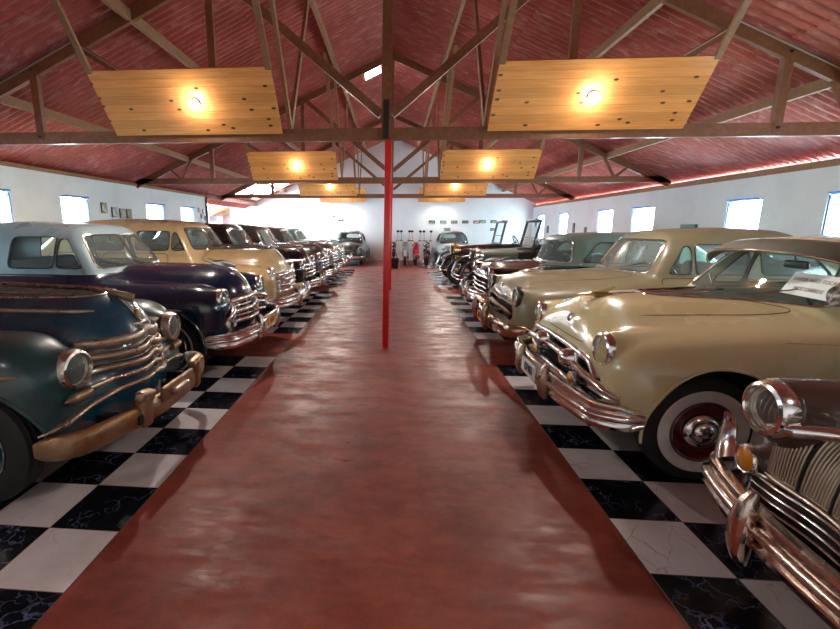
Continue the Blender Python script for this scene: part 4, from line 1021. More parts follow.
    for s,sg in ((.10,1),(.10,-1),(2.75,1),(2.75,-1)):
        o=bpy.data.objects.new('wheel',None); COL.objects.link(o); o.parent=r; o.location=(-s,sg*.71,R); o.rotation_euler=(0,0,0 if sg>0 else PI)
        if first is None:
            mb=MB(); a=np.linspace(0,2*PI,44,endpoint=False); tube(mb,np.c_[np.cos(a)*(R-.055),0*a,np.sin(a)*(R-.055)],.055,12,True); mb.build('tyre',M['rubber'],o)
            mb=MB(); tube(mb,np.c_[np.cos(a)*(R-.115),0*a,np.sin(a)*(R-.115)],.016,8,True); mb.build('rim',M['black'],o)
            for k in range(12):
                t=k*PI/6; MB2=MB(); tube(MB2,[(math.cos(t)*.05,.02,math.sin(t)*.05),(math.cos(t)*.15,.01,math.sin(t)*.15),(math.cos(t)*(R-.12),0,math.sin(t)*(R-.12))],.011,6); MB2.build('spoke',C if k%2 else M['black'],o)
            mb=MB(); lathe(mb,[(.06,-.06),(.065,.02),(.05,.05),(.03,.075),(0,.08)],(0,0,0),(0,1,0),24); mb.build('hubcap',C,o); first=o
        else:
            for ch in list(first.children): copy_tree(ch,o)
    for sg in (1,-1):
        t=np.linspace(0,1,28); pts=smooth_path([(.42,sg*.71,.52),(.28,sg*.71,.78),(-.10,sg*.71,.90),(-.50,sg*.71,.74),(-.85,sg*.71,.44),(-1.1,sg*.71,.36)],30)
        pr=[(-.016,-.12),(.02,-.06),(.032,0),(.02,.06),(-.016,.12),(-.028,.12),(.008,.06),(.02,0),(.008,-.06),(-.028,-.12)]
        sweep(MB(),pts,[(p[0],p[1]) for p in pr],(0,sg*1.,0)).build('front_fender',M['black'],r)
        pts=smooth_path([(-2.2,sg*.71,.40),(-2.35,sg*.71,.70),(-2.75,sg*.71,.88),(-3.15,sg*.71,.70),(-3.28,sg*.71,.48)],30)
        sweep(MB(),pts,[(p[0],p[1]) for p in pr],(0,sg*1.,0)).build('rear_fender',M['black'],r)
        mb=MB(); rbox(mb,(-1.65,sg*.73,.37),(1.15,.24,.03),.01); mb.build('running_board',M['black'],r)
    for s in (.10,2.75): tube(MB(),[(-s,-.70,R),(-s,0,R-.03),(-s,.70,R)],.03,8).build('axle',M['dark'],r)
    # bumper
    for z in (.44,.52): tube(MB(),smooth_path([(.34,-.80,z),(.46,-.6,z),(.50,0,z),(.46,.6,z),(.34,.80,z)],30),.018,8).build('bumper_bar',M['chrome'],r)
    for sg in (1,-1): tube(MB(),[(.48,sg*.35,.48),(.2,sg*.33,.48),(-.1,sg*.32,.52)],.016,6).build('bumper_iron',M['dark'],r)
    return r

def roadster(label,loc,rot,P1):
    r=empty('roadster',label,'car',loc,rot)
    sh=dict(tub=dict(w=.66,zc=.5,h=.42,sf=.5,lf=.5,sr=2.4,lr=.8,n=2.8,hl=.8),fender=dict(yc=.62,w=.17,zc=.45,h=.30,sf=.45,lf=.4,sr=.8,lr=.5,n=2.2,hl=.7),rear=dict(yc=.62,w=.18,zc=.45,h=.32,sf=2.3,lf=.45,sr=2.5,lr=.5,n=2.2,hl=.7))
    bpy.data.objects.remove(r)
    c=Car('roadster',label,loc,rot,dict(L=3.4,arches=[(.65,.31,.30),(2.5,.31,.30)],zlow=.22,k=.08,shapes=sh,roof=dict(zb=.9,zr=1.3,s0=1.1,s1=2.4,w=.5,slope=.4,bow=.2,slr=1.,on=False,side=[]),mat=P1,h=.04,ztop=1.2,seams=False))
    c.body(); c.wheels(.30,None,P1,width=.13,track=.58); c.headlight(.16,.52,.66,.08,M['chrome'],ring=.02,depth=.1); c.bumper(.10,.66,.36,.08,.1,.1,M['chrome'],.03,n=31)
    w=.48; tl=lambda y,t:(-1.05-.2*t,y,.90+.34*t); 
    f=tube(MB(),smooth_path([tl(-w,0),tl(-w,.9),tl(0,1),tl(w,.9),tl(w,0)],30),.02,8).build('windshield_frame',M['black'],c.root); MB().add([tl(-w,0),tl(w,0),tl(w,.96),tl(-w,.96)],[(0,1,2,3)]).build('windshield',M['glass'],f)
    mb=MB(); rbox(mb,(-1.75,0,.86),(.16,1.0,.36),.06,rot=(0,-.2,0)); mb.build('seat_back',M['black'],c.root)
    return c

def motorcycle(label,loc,rot,tank,fairing=None,hb=.36,mir=True,group=None):
    r=empty('motorcycle',label,'motorcycle',loc,rot,group); R=.31
    for nm,x in (('front_wheel',.66),('rear_wheel',-.66)):
        mb=MB(); a=np.linspace(0,2*PI,40,endpoint=False); tube(mb,np.c_[x+np.cos(a)*(R-.045),0*a,R+np.sin(a)*(R-.045)],.045,10,True); w=mb.build(nm,M['rubber'],r)
        tube(MB(),np.c_[x+np.cos(a)*(R-.095),0*a,R+np.sin(a)*(R-.095)],.012,6,True).build('rim',M['chrome_far'],w)
        for k in range(10):
            t=k*PI/5; tube(MB(),[(x+math.cos(t)*.03,.02*(-1)**k,R+math.sin(t)*.03),(x+math.cos(t)*.1,.01,R+math.sin(t)*.1),(x+math.cos(t)*(R-.095),0,R+math.sin(t)*(R-.095))],.004,4).build('spoke',M['chrome_far'],w)
        lathe(MB(),[(0,-.06),(.045,-.06),(.045,.06),(0,.06)],(x,0,R),(0,1,0),16).build('hub',M['chrome_dull'],w)
    for sg in (1,-1): tube(MB(),[(.66,sg*.08,R),(.55,sg*.08,.62),(.44,sg*.08,.95)],.02,8).build('fork_leg',M['chrome_far'],r)
    tube(MB(),smooth_path([(.28,-hb,1.05),(.40,-.2,1.07),(.45,0,.98),(.40,.2,1.07),(.28,hb,1.05)],30),.012,8).build('handlebar',M['chrome_far'],r)
    for sg in (1,-1):
        tube(MB(),[(.29,sg*(hb-.10),1.053),(.28,sg*hb,1.05),(.27,sg*(hb+.02),1.05)],.018,8).build('grip',M['black'],r)
        if mir:
            tube(MB(),[(.34,sg*hb*.75,1.06),(.33,sg*hb*.8,1.25),(.32,sg*hb*.85,1.40)],.007,6).build('mirror_stem',M['black'],r); blob(MB(),(.32,sg*hb*.85,1.44),(.02,.065,.05),(2,2.5)).build('mirror',M['black'],r)
    mb=MB(); lathe(mb,[(0,-.12),(.07,-.09),(.095,0),(.09,.02),(.08,.012)],(.58,0,.90),(1,0,0),24); h=mb.build('headlight',M['chrome'],r); lathe(MB(),[(.08,.01),(.04,.025),(0,.03)],(.58,0,.90),(1,0,0),24).build('lens',M['lens'],h)
    blob(MB(),(.12,0,.86),(.30,.13,.13),(2.3,2.4)).build('fuel_tank',tank,r); rbox(MB(),(-.42,0,.83),(.66,.24,.10),.045).build('seat',M['black'],r)
    tube(MB(),smooth_path([(.45,0,.92),(.2,0,.72),(.1,0,.38),(-.3,0,.36),(-.45,0,.6),(-.7,0,.76)],30),.022,8).build('frame',M['black'],r)
    rbox(MB(),(.05,0,.44),(.36,.24,.24),.05).build('engine',M['chrome_dull'],r)
    tube(MB(),smooth_path([(.16,.13,.5),(.2,.15,.3),(-.1,.16,.26),(-.8,.17,.32)],24),.03,8).build('exhaust',M['chrome'],r)
    for nm,x in (('front_mudguard',.66),('rear_mudguard',-.66)):
        a=np.linspace(.3 if x>0 else .1,PI-(.3 if x>0 else .5),16); p=np.c_[x+np.cos(a)*(R+.03),0*a,R+np.sin(a)*(R+.03)]; sweep(MB(),p,[(-.006,-.07),(.012,0),(-.006,.07),(-.014,.07),(.004,0),(-.014,-.07)],(0,1,0)).build(nm,fairing or tank,r)
    if fairing: rbox(MB(),(.52,0,.72),(.10,.30,.40),.05,rot=(0,-.25,0)).build('leg_shield',fairing,r)
    tube(MB(),[(-.05,.10,.30),(-.08,.16,.12),(-.09,.19,.0)],.012,6).build('side_stand',M['black'],r)
    return r

# ------------------------------------------------------------------ the hall
XL,XR,YB,YF = -6.8, 6.6, 21.5, -3.2
XC=-.12
RS=.444; RZ=5.78
roofz=lambda x: RZ-RS*abs(x-XC)
def noise_col(nt, tc, scale, stops, detail=6, rough=.6, mapping=None, coord='Object'):
    n=N(nt,'ShaderNodeTexNoise'); n.inputs['Scale'].default_value=scale; n.inputs['Detail'].default_value=detail; n.inputs['Roughness'].default_value=rough
    if mapping is not None:
        mp=N(nt,'ShaderNodeMapping'); mp.inputs['Scale'].default_value=mapping; nt.links.new(tc.outputs[coord],mp.inputs['Vector']); nt.links.new(mp.outputs[0],n.inputs['Vector'])
    else: nt.links.new(tc.outputs[coord],n.inputs['Vector'])
    r=N(nt,'ShaderNodeValToRGB'); e=r.color_ramp.elements
    e[0].position,e[0].color=stops[0][0],(*stops[0][1],1); e[1].position,e[1].color=stops[-1][0],(*stops[-1][1],1)
    for p,c in stops[1:-1]: q=e.new(p); q.color=(*c,1)
    nt.links.new(n.outputs['Fac'],r.inputs['Fac']); return r,n
def mix(nt,a,b,f,mode='MIX'):
    m=nt.nodes.new('ShaderNodeMix'); m.data_type='RGBA'; m.blend_type=mode
    if isinstance(f,float): m.inputs[0].default_value=f
    else: nt.links.new(f,m.inputs[0])
    nt.links.new(a,m.inputs[6]); nt.links.new(b,m.inputs[7]); return m.outputs[2]

def floor_red():
    m=mat('red_polished_concrete',(.2,.05,.035),.3,coat=.0,spec=.15); nt=m.node_tree; b=nt.nodes['Principled BSDF']; tc=N(nt,'ShaderNodeTexCoord')
    r1,_=noise_col(nt,tc,.9,[(.3,(.120,.024,.016)),(.5,(.215,.046,.030)),(.72,(.27,.078,.055))],8,.65)
    r2,_=noise_col(nt,tc,5.,[(.35,(.55,.50,.50)),(.65,(1.2,1.15,1.12))],9,.75,(.7,1.3,1))
    c=mix(nt,r1.outputs[0],r2.outputs[0],.7,'MULTIPLY')
    r3,_=noise_col(nt,tc,2.6,[(.55,(0,0,0)),(.72,(.32,.32,.32))],10,.78,(.6,1.3,1))
    w=N(nt,'ShaderNodeRGB'); w.outputs[0].default_value=(.30,.17,.14,1)
    c=mix(nt,c,w.outputs[0],r3.outputs[0]); nt.links.new(c,b.inputs['Base Color'])
    r4,_=noise_col(nt,tc,3.5,[(.35,(.26,.26,.26)),(.62,(.62,.62,.62))],9,.75,(.6,1.8,1)); nt.links.new(r4.outputs[0],b.inputs['Roughness'])
    # trowelled undulation across the aisle
    n=N(nt,'ShaderNodeTexNoise'); n.inputs['Scale'].default_value=2.; n.inputs['Detail'].default_value=5; mp=N(nt,'ShaderNodeMapping'); mp.inputs['Scale'].default_value=(.5,2.2,1)
    nt.links.new(tc.outputs['Object'],mp.inputs['Vector']); nt.links.new(mp.outputs[0],n.inputs['Vector'])
    bp=N(nt,'ShaderNodeBump'); bp.inputs['Strength'].default_value=.25; bp.inputs['Distance'].default_value=.010; nt.links.new(n.outputs['Fac'],bp.inputs['Height']); nt.links.new(bp.outputs[0],b.inputs['Normal'])
    return m
def floor_tiles():
    m=mat('marble_tiles',(.5,.5,.5),.16,spec=.5); nt=m.node_tree; b=nt.nodes['Principled BSDF']; tc=N(nt,'ShaderNodeTexCoord')
    ck=N(nt,'ShaderNodeTexChecker'); ck.inputs['Scale'].default_value=1/.4; ck.inputs['Color1'].default_value=(1,1,1,1); ck.inputs['Color2'].default_value=(0,0,0,1)
    mp=N(nt,'ShaderNodeMapping'); mp.inputs['Location'].default_value=(0,0,.2); nt.links.new(tc.outputs['Object'],mp.inputs['Vector']); nt.links.new(mp.outputs[0],ck.inputs['Vector'])
    wh,_=noise_col(nt,tc,2.2,[(.3,(.50,.44,.46)),(.7,(.66,.61,.62))],6)
    def veins(scale,w,seed):
        n=N(nt,'ShaderNodeTexNoise'); n.inputs['Scale'].default_value=scale*.6; n.inputs['Detail'].default_value=5
        mp=N(nt,'ShaderNodeMapping'); mp.inputs['Location'].default_value=(seed,seed*2,0); nt.links.new(tc.outputs['Object'],mp.inputs['Vector']); nt.links.new(mp.outputs[0],n.inputs['Vector'])
        vm=N(nt,'ShaderNodeVectorMath'); vm.operation='MULTIPLY_ADD'; vm.inputs[1].default_value=(.35,.35,.35); nt.links.new(n.outputs['Color'],vm.inputs[0]); nt.links.new(mp.outputs[0],vm.inputs[2])
        v=N(nt,'ShaderNodeTexVoronoi'); v.feature='DISTANCE_TO_EDGE'; v.inputs['Scale'].default_value=scale; nt.links.new(vm.outputs[0],v.inputs['Vector'])
        r=N(nt,'ShaderNodeMapRange'); r.inputs['From Min'].default_value=0; r.inputs['From Max'].default_value=w; r.inputs['To Min'].default_value=1; r.inputs['To Max'].default_value=0; nt.links.new(v.outputs['Distance'],r.inputs['Value'])
        k,_=noise_col(nt,tc,scale*.5,[(.42,(0,0,0)),(.62,(1,1,1))],3,.5,(1,1.3,1))
        mu=N(nt,'ShaderNodeMath'); mu.operation='MULTIPLY'; nt.links.new(r.outputs[0],mu.inputs[0]); nt.links.new(k.outputs[0],mu.inputs[1]); return mu.outputs[0]
    blk=N(nt,'ShaderNodeRGB'); blk.outputs[0].default_value=(.006,.006,.009,1); bv=N(nt,'ShaderNodeRGB'); bv.outputs[0].default_value=(.09,.11,.20,1)
    pv=N(nt,'ShaderNodeRGB'); pv.outputs[0].default_value=(.42,.28,.30,1)
    B=mix(nt,blk.outputs[0],bv.outputs[0],veins(9.,.05,3.)); W=mix(nt,wh.outputs[0],pv.outputs[0],veins(4.,.02,9.))
    c=mix(nt,B,W,ck.outputs['Fac'])
    # joints
    sx=N(nt,'ShaderNodeSeparateXYZ'); nt.links.new(tc.outputs['Object'],sx.inputs[0]); fs=[]
    for ax in ('X','Y'):
        a=N(nt,'ShaderNodeMath'); a.operation='DIVIDE'; a.inputs[1].default_value=.4; nt.links.new(sx.outputs[ax],a.inputs[0])
        f=N(nt,'ShaderNodeMath'); f.operation='FRACT'; nt.links.new(a.outputs[0],f.inputs[0])
        s=N(nt,'ShaderNodeMath'); s.operation='SUBTRACT'; s.inputs[1].default_value=.5; nt.links.new(f.outputs[0],s.inputs[0])
        ab=N(nt,'ShaderNodeMath'); ab.operation='ABSOLUTE'; nt.links.new(s.outputs[0],ab.inputs[0]); fs.append(ab.outputs[0])
    mx=N(nt,'ShaderNodeMath'); mx.operation='MAXIMUM'; nt.links.new(fs[0],mx.inputs[0]); nt.links.new(fs[1],mx.inputs[1])
    gt=N(nt,'ShaderNodeMath'); gt.operation='GREATER_THAN'; gt.inputs[1].default_value=.4945; nt.links.new(mx.outputs[0],gt.inputs[0])
    gr=N(nt,'ShaderNodeRGB'); gr.outputs[0].default_value=(.16,.10,.09,1)
    nt.links.new(mix(nt,c,gr.outputs[0],gt.outputs[0]),b.inputs['Base Color'])
    return m
FR=floor_red(); FT=floor_tiles()
mb=MB(); box(mb,((XL+XR-4.2)/2,(YB+YF)/2+.9,-.06),(XR-XL+4.6,YB-YF+2.2,.12)); struct(mb.build('floor',FR,smooth=False))
def patch(x0,x1,y0,y1,ox,oy,flip):
    """chequered slab, its own origin at a tile corner"""
    mb=MB(); box(mb,((x0+x1)/2-ox,(y0+y1)/2-oy,.0015),(x1-x0,y1-y0,.006)); o=mb.build('floor',FT,smooth=False); o.location=(ox,oy,0); struct(o)
EL,ER=-1.467,1.262
# near patches end at y=5.1; the rows line up with the tiles seen along the aisle
for (y0,y1) in ((-2.842,5.158),(6.4,10.8),(12.0,16.4),(17.4,21.4)):
    nrow=round((y1-y0)/.4); oy=y1-.4*nrow
    patch(XL+.05,EL,oy,y1,EL,(2.358 if y1<5.2 else y1),0)
for (y0,y1) in ((-2.914,5.086),(6.3,10.7),(11.9,16.3),(17.3,21.3)):
    nrow=round((y1-y0)/.4); oy=y1-.4*nrow
    patch(ER,XR-.05,oy,y1,ER,(2.286 if y1<5.2 else y1),0)

# walls
WM=mat('white_plaster',(.80,.83,.86),.85,bump=(14,.12),vary=((.70,.73,.77),1.2,.5,.8))
BF=paint('blue_window_paint',(.05,.16,.50),None,.45,.3)
def wall_holes(name,axis,c0,span,z0,z1,holes,th=.16,out=1):
    """wall slab with window holes; axis 'x' = plane x=c0, running in y"""
    mb=MB(); hs=sorted(holes); cur=span[0]
    def put(a,b,z0_,z1_):
        if b-a<1e-4: return
        cc=c0+out*th/2
        if axis=='x': box(mb,(cc,(a+b)/2,(z0_+z1_)/2),(th,b-a,z1_-z0_))
        else: box(mb,((a+b)/2,cc,(z0_+z1_)/2),(b-a,th,z1_-z0_))
    for a,b,za,zb in hs:
        put(cur,a,z0,z1); put(a,b,z0,za); put(a,b,zb,z1); cur=b
    put(cur,span[1],z0,z1); o=mb.build(name,WM,smooth=False); struct(o); return o
ZB=1.12
LW=[(3.3,4.2),(6.45,7.38),(8.55,9.37),(11.65,12.58),(13.62,14.54)]
RW=[(.7,1.6),(2.9,3.8),(6.35,7.28),(8.47,9.3),(11.73,12.76),(13.85,14.8),(17.3,18.1),(19.9,20.7)]
wall_holes('wall_left','x',XL,(YF,15.6),0,2.66,[(a,b,ZB,2.25) for a,b in LW],out=-1)
wall_holes('wall_right','x',XR,(YF,YB),0,2.56,[(a,b,ZB,2.17) for a,b in RW],out=1)
wn=[0]
def window(x,a,b,z0,z1,side):
    wn[0]+=1; nm='window_%d'%wn[0]; out=-1 if side=='l' else 1; xc=x+out*.05; t=.026
    mb=MB()
    for y in (a+t/2,b-t/2): box(mb,(xc,y,(z0+z1)/2),(.07,t,z1-z0))
    for z in (z0+t/2,z1-t/2): box(mb,(xc,(a+b)/2,z),(.07,b-a,t))
    fr=mb.build(nm,BF,smooth=False); struct(fr)
    mb=MB(); 
    box(mb,(xc,(a+b)/2,z0+(z1-z0)*.42),(.018,b-a-.06,.014)); mb.build('glazing_bar',BF,fr,smooth=False)
    mb=MB(); box(mb,(xc+out*.02,(a+b)/2,(z0+z1)/2),(.004,b-a-.06,z1-z0-.06)); mb.build('window_pane',M['glass'],fr,smooth=False)
    # hopper sash held open at the top
    mb=MB(); p=[(xc+out*.02,a+.05,z1-.10),(xc-out*.10,a+.05,z1+.0),(xc-out*.10,b-.05,z1+.0),(xc+out*.02,b-.05,z1-.10)]
    tube(mb,p,.012,6,False); mb.build('sash_rail',BF,fr)
for a,b in LW: window(XL,a,b,ZB,2.25,'l')
for a,b in RW: window(XR,a,b,ZB,2.17,'r')
# back wall with gable
def gable(name,y,out,x0,x1,z0,holes=()):
    th=.16; mb=MB(); zt=2.64
    cur=x0
    for a,b,za,zb in holes:
        box(mb,((cur+a)/2,y+out*th/2,zt/2),(a-cur,th,zt)); box(mb,((a+b)/2,y+out*th/2,za/2),(b-a,th,za)); box(mb,((a+b)/2,y+out*th/2,(zb+zt)/2),(b-a,th,zt-zb)); cur=b
    box(mb,((cur+x1)/2,y+out*th/2,zt/2),(x1-cur,th,zt))
    xa,xb=XL-.1,XR+.1; P=[(xa,zt),(xb,zt),(xb,roofz(xb)+.01),(XC,roofz(XC)+.01),(xa,roofz(xa)+.01)]
    V=[(a,y,b) for a,b in P]+[(a,y+out*th,b) for a,b in P]; F=[(0,1,2,3,4),(9,8,7,6,5)]+[(i,5+i,5+(i+1)%5,(i+1)%5) for i in range(5)]; mb.add(V,F)
    o=mb.build(name,WM,smooth=False); struct(o)
gable('wall_back',YB,1,-10.4,XR+.16,0,[(-9.35,-8.2,0.,2.58)])
gable('wall_front',YF,-1,XL-.16,XR+.16,0)
mb=MB(); box(mb,((XL-10.4)/2,15.6-.08,1.33),(10.4+XL,.16,2.66)); struct(mb.build('wall_recess',WM,smooth=False))
# doorway to a pine-lined store at the back left
PM=None
def wood(name,c1,c2,scale=3.,axis=(1,.06,.5),knots=True,rough=.4,coat=.3,plank=0.,kc=(.10,.035,.01)):
    m=mat(name,c1,rough,coat=coat,coat_rough=.15); nt=m.node_tree; b=nt.nodes['Principled BSDF']; tc=N(nt,'ShaderNodeTexCoord')
    mp=N(nt,'ShaderNodeMapping'); mp.inputs['Scale'].default_value=axis; nt.links.new(tc.outputs['Object'],mp.inputs['Vector'])
    n=N(nt,'ShaderNodeTexNoise'); n.inputs['Scale'].default_value=scale; n.inputs['Detail'].default_value=8; n.inputs['Roughness'].default_value=.6; n.inputs['Distortion'].default_value=.6; nt.links.new(mp.outputs[0],n.inputs['Vector'])
    r=N(nt,'ShaderNodeValToRGB'); e=r.color_ramp.elements; e[0].position=.3; e[0].color=(*c1,1); e[1].position=.7; e[1].color=(*c2,1); nt.links.new(n.outputs['Fac'],r.inputs['Fac']); c=r.outputs[0]
    if plank:
        sx=N(nt,'ShaderNodeSeparateXYZ'); nt.links.new(tc.outputs['Object'],sx.inputs[0])
        a=N(nt,'ShaderNodeMath'); a.operation='DIVIDE'; a.inputs[1].default_value=plank; nt.links.new(sx.outputs['Z'],a.inputs[0])
        fl=N(nt,'ShaderNodeMath'); fl.operation='FLOOR'; nt.links.new(a.outputs[0],fl.inputs[0])
        wn_=N(nt,'ShaderNodeTexWhiteNoise'); wn_.noise_dimensions='1D'; nt.links.new(fl.outputs[0],wn_.inputs['W'])
        mr=N(nt,'ShaderNodeMapRange'); mr.inputs['To Min'].default_value=.90; mr.inputs['To Max'].default_value=1.08; nt.links.new(wn_.outputs['Value'],mr.inputs['Value'])
        cm=N(nt,'ShaderNodeCombineXYZ'); [nt.links.new(mr.outputs[0],cm.inputs[i]) for i in range(3)]
        c=mix(nt,c,cm.outputs[0],1.,'MULTIPLY')
        f=N(nt,'ShaderNodeMath'); f.operation='FRACT'; nt.links.new(a.outputs[0],f.inputs[0]); g=N(nt,'ShaderNodeMath'); g.operation='LESS_THAN'; g.inputs[1].default_value=.03; nt.links.new(f.outputs[0],g.inputs[0])
        dk=N(nt,'ShaderNodeRGB'); dk.outputs[0].default_value=(c1[0]*.7,c1[1]*.62,c1[2]*.5,1); c=mix(nt,c,dk.outputs[0],g.outputs[0])
    if knots:
        v=N(nt,'ShaderNodeTexVoronoi'); v.inputs['Scale'].default_value=1.; v.inputs['Randomness'].default_value=1.; v.voronoi_dimensions='2D'; sk=N(nt,'ShaderNodeSeparateXYZ'); nt.links.new(tc.outputs['Object'],sk.inputs[0]); ck_=N(nt,'ShaderNodeCombineXYZ'); mp2=N(nt,'ShaderNodeMapping'); mp2.inputs['Scale'].default_value=(3.4,7.,1); mp2.inputs['Location'].default_value=(.37,.2,0); nt.links.new(sk.outputs['X'],ck_.inputs[0]); nt.links.new(sk.outputs['Z'],ck_.inputs[1]); nt.links.new(ck_.outputs[0],mp2.inputs['Vector']); nt.links.new(mp2.outputs[0],v.inputs['Vector'])
        mr=N(nt,'ShaderNodeMapRange'); mr.inputs['From Min'].default_value=.07; mr.inputs['From Max'].default_value=.12; mr.inputs['To Min'].default_value=1; mr.inputs['To Max'].default_value=0; nt.links.new(v.outputs['Distance'],mr.inputs['Value'])
        sv=N(nt,'ShaderNodeSeparateColor'); nt.links.new(v.outputs['Color'],sv.inputs[0]); gt=N(nt,'ShaderNodeMath'); gt.operation='GREATER_THAN'; gt.inputs[1].default_value=.58; nt.links.new(sv.outputs[0],gt.inputs[0])
        mu=N(nt,'ShaderNodeMath'); mu.operation='MULTIPLY'; nt.links.new(mr.outputs[0],mu.inputs[0]); nt.links.new(gt.outputs[0],mu.inputs[1])
        dk=N(nt,'ShaderNodeRGB'); dk.outputs[0].default_value=(*kc,1); c=mix(nt,c,dk.outputs[0],mu.outputs[0])
    nt.links.new(c,b.inputs['Base Color']); return m
PINE=wood('varnished_pine_boards',(.78,.26,.058),(.95,.45,.15),5.,(.45,1,11.),True,.25,.8,plank=.098)
BEAM=wood('dark_reddish_beam',(.17,.058,.022),(.26,.098,.038),6.,(3,3,3),False,.5,.2)
BEAM2=wood('weathered_brown_beam',(.24,.112,.046),(.33,.17,.08),6.,(3,3,3),False,.6,0.)
mb=MB(); box(mb,(-9.35,YB+.9,1.3),(.1,1.8,2.6)); box(mb,(-8.2+.0,YB+.9,1.3),(.1,1.5,2.6)); box(mb,(-8.8,YB+1.8,1.3),(1.3,.1,2.6)); struct(mb.build('wall_store',WM,smooth=False)); mb=MB(); box(mb,(-8.78,YB+.97,2.68),(1.3,1.75,.08)); struct(mb.build('ceiling_store',WM,smooth=False))
o=MB().add([(-9.3,YB+.1,2.58),(-8.25,YB+.1,2.58),(-9.3,YB+.1,2.14),(-9.3,YB+1.7,2.58),(-8.25,YB+1.7,2.58),(-9.3,YB+1.7,2.14)],[(0,2,1),(3,4,5),(0,1,4,3),(1,2,5,4),(0,3,5,2)]).build('sloping_ceiling_board',PINE,smooth=False)
tag(o,'orange pine boarding sloping down inside the far left doorway','boarding')
mb=MB(); box(mb,(-8.78,YB+.08,1.62),(1.15,.06,.08)); o=mb.build('door_1',PINE,smooth=False); struct(o)

# roof: corrugated sheets painted red
def roof_mat():
    m=mat('red_painted_corrugated_sheet',(.3,.08,.07),.55,spec=.6); nt=m.node_tree; b=nt.nodes['Principled BSDF']; b.inputs['Roughness'].default_value=.42; tc=N(nt,'ShaderNodeTexCoord')
    r1,_=noise_col(nt,tc,.8,[(.3,(.33,.060,.042)),(.55,(.44,.092,.068)),(.75,(.54,.15,.115))],5)
    r2,_=noise_col(nt,tc,13.,[(.52,(0,0,0)),(.74,(.6,.6,.6))],6,.7,(.3,1.5,.3))  # streaks along the waves: efflorescence and dirt, also painting in corrugation light and shade
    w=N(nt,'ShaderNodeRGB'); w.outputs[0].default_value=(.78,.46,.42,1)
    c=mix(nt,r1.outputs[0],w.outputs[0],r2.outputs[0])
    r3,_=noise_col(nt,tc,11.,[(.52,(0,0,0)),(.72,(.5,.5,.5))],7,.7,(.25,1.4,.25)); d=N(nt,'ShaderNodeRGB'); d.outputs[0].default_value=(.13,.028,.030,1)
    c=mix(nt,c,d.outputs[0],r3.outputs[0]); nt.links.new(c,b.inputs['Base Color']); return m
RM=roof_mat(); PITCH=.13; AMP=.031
SKY=mat('translucent_skylight_sheet',(.9,.9,.88),.6); _b=SKY.node_tree.nodes['Principled BSDF']; _b.inputs['Transmission Weight'].default_value=0.
_nt=SKY.node_tree; _t=N(_nt,'ShaderNodeBsdfTranslucent'); _t.inputs[0].default_value=(.55,.55,.55,1); _mx=N(_nt,'ShaderNodeMixShader'); _mx.inputs[0].default_value=.85
_nt.links.new(_b.outputs[0],_mx.inputs[1]); _nt.links.new(_t.outputs[0],_mx.inputs[2]); _nt.links.new(_mx.outputs[0],_nt.nodes['Material Output'].inputs[0])
def sheet(name,sg,x0,x1,y0,y1,lift,m,edge=0.):
    ny=int(round((y1-y0)/PITCH*14))+1; ys=np.linspace(y0,y1,ny); xs=np.linspace(x0,x1,3); V=[];F=[]
    for x in xs:
        z=roofz(XC+sg*x)+lift+AMP*np.cos(2*PI*ys/PITCH); V.append(np.c_[np.full(ny,XC+sg*x),ys,z])
    for i in range(2):
        for j in range(ny-1): F.append((i*ny+j,(i+1)*ny+j,(i+1)*ny+j+1,i*ny+j+1))
    return MB().add(np.concatenate(V),F).build(name,m,angle=80)
rows=[(0,2.30),(2.20,4.65),(4.55,7.35)]
ROOF=[]
for sg in (-1,1):
    for k,(a,b) in enumerate(rows):
        y0,y1=YF-.3,YB+.35
        segs=[(y0,y1)]
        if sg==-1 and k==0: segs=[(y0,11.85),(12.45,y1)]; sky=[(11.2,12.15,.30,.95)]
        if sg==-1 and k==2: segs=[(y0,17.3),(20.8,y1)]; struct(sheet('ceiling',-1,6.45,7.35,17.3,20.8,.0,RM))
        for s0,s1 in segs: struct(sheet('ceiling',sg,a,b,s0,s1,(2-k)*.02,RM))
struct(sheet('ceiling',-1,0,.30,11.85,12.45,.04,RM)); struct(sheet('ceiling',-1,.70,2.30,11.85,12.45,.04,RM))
tag(sheet('skylight_sheet',-1,.30,.70,11.85,12.45,.04,SKY),'small glowing translucent roof sheet near the ridge','skylight')
tag(sheet('skylight_sheet',-1,4.75,6.45,17.3,20.8,.0,SKY),'large translucent roof sheet glowing over the far left corner','skylight')
mb=MB(); pr=[(-.26,-.10),(0,.0),(.26,-.10),(.26,-.115),(0,-.02),(-.26,-.115)]; V=[];F=[]
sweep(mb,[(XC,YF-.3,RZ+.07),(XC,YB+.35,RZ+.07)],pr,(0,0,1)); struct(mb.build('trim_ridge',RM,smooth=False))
# wall plates
for x,nm,z,hh in ((XL-.08,'trim_left_plate',2.695,.07),(XR+.08,'trim_right_plate',2.615,.11)):
    mb=MB(); y1=15.7 if x<0 else YB; box(mb,(x,(YF+y1)/2,z),(.20,y1-YF,hh)); struct(mb.build(nm,BEAM2,smooth=False))
mb=MB(); box(mb,(XL-.08,(15.7+YB)/2,2.70),(.2,YB-15.7,.14)); struct(mb.build('trim_recess_beam',BEAM,smooth=False))
mb=MB(); box(mb,(-10.48,16.7,1.4),(.16,2.4,2.8)); box(mb,(-10.48,20.5,1.4),(.16,2.2,2.8)); box(mb,(-10.48,18.6,2.6),(.16,1.6,.4)); box(mb,(-10.48,18.6,.4),(.16,1.6,.8)); struct(mb.build('wall_side',WM,smooth=False))
# recess roof and side
mb=MB(); box(mb,((XL-10.4)/2,(15.6+YB)/2,2.86),(10.4+XL+.2,YB-15.6,.04)); struct(mb.build('ceiling_recess',WM,smooth=False))

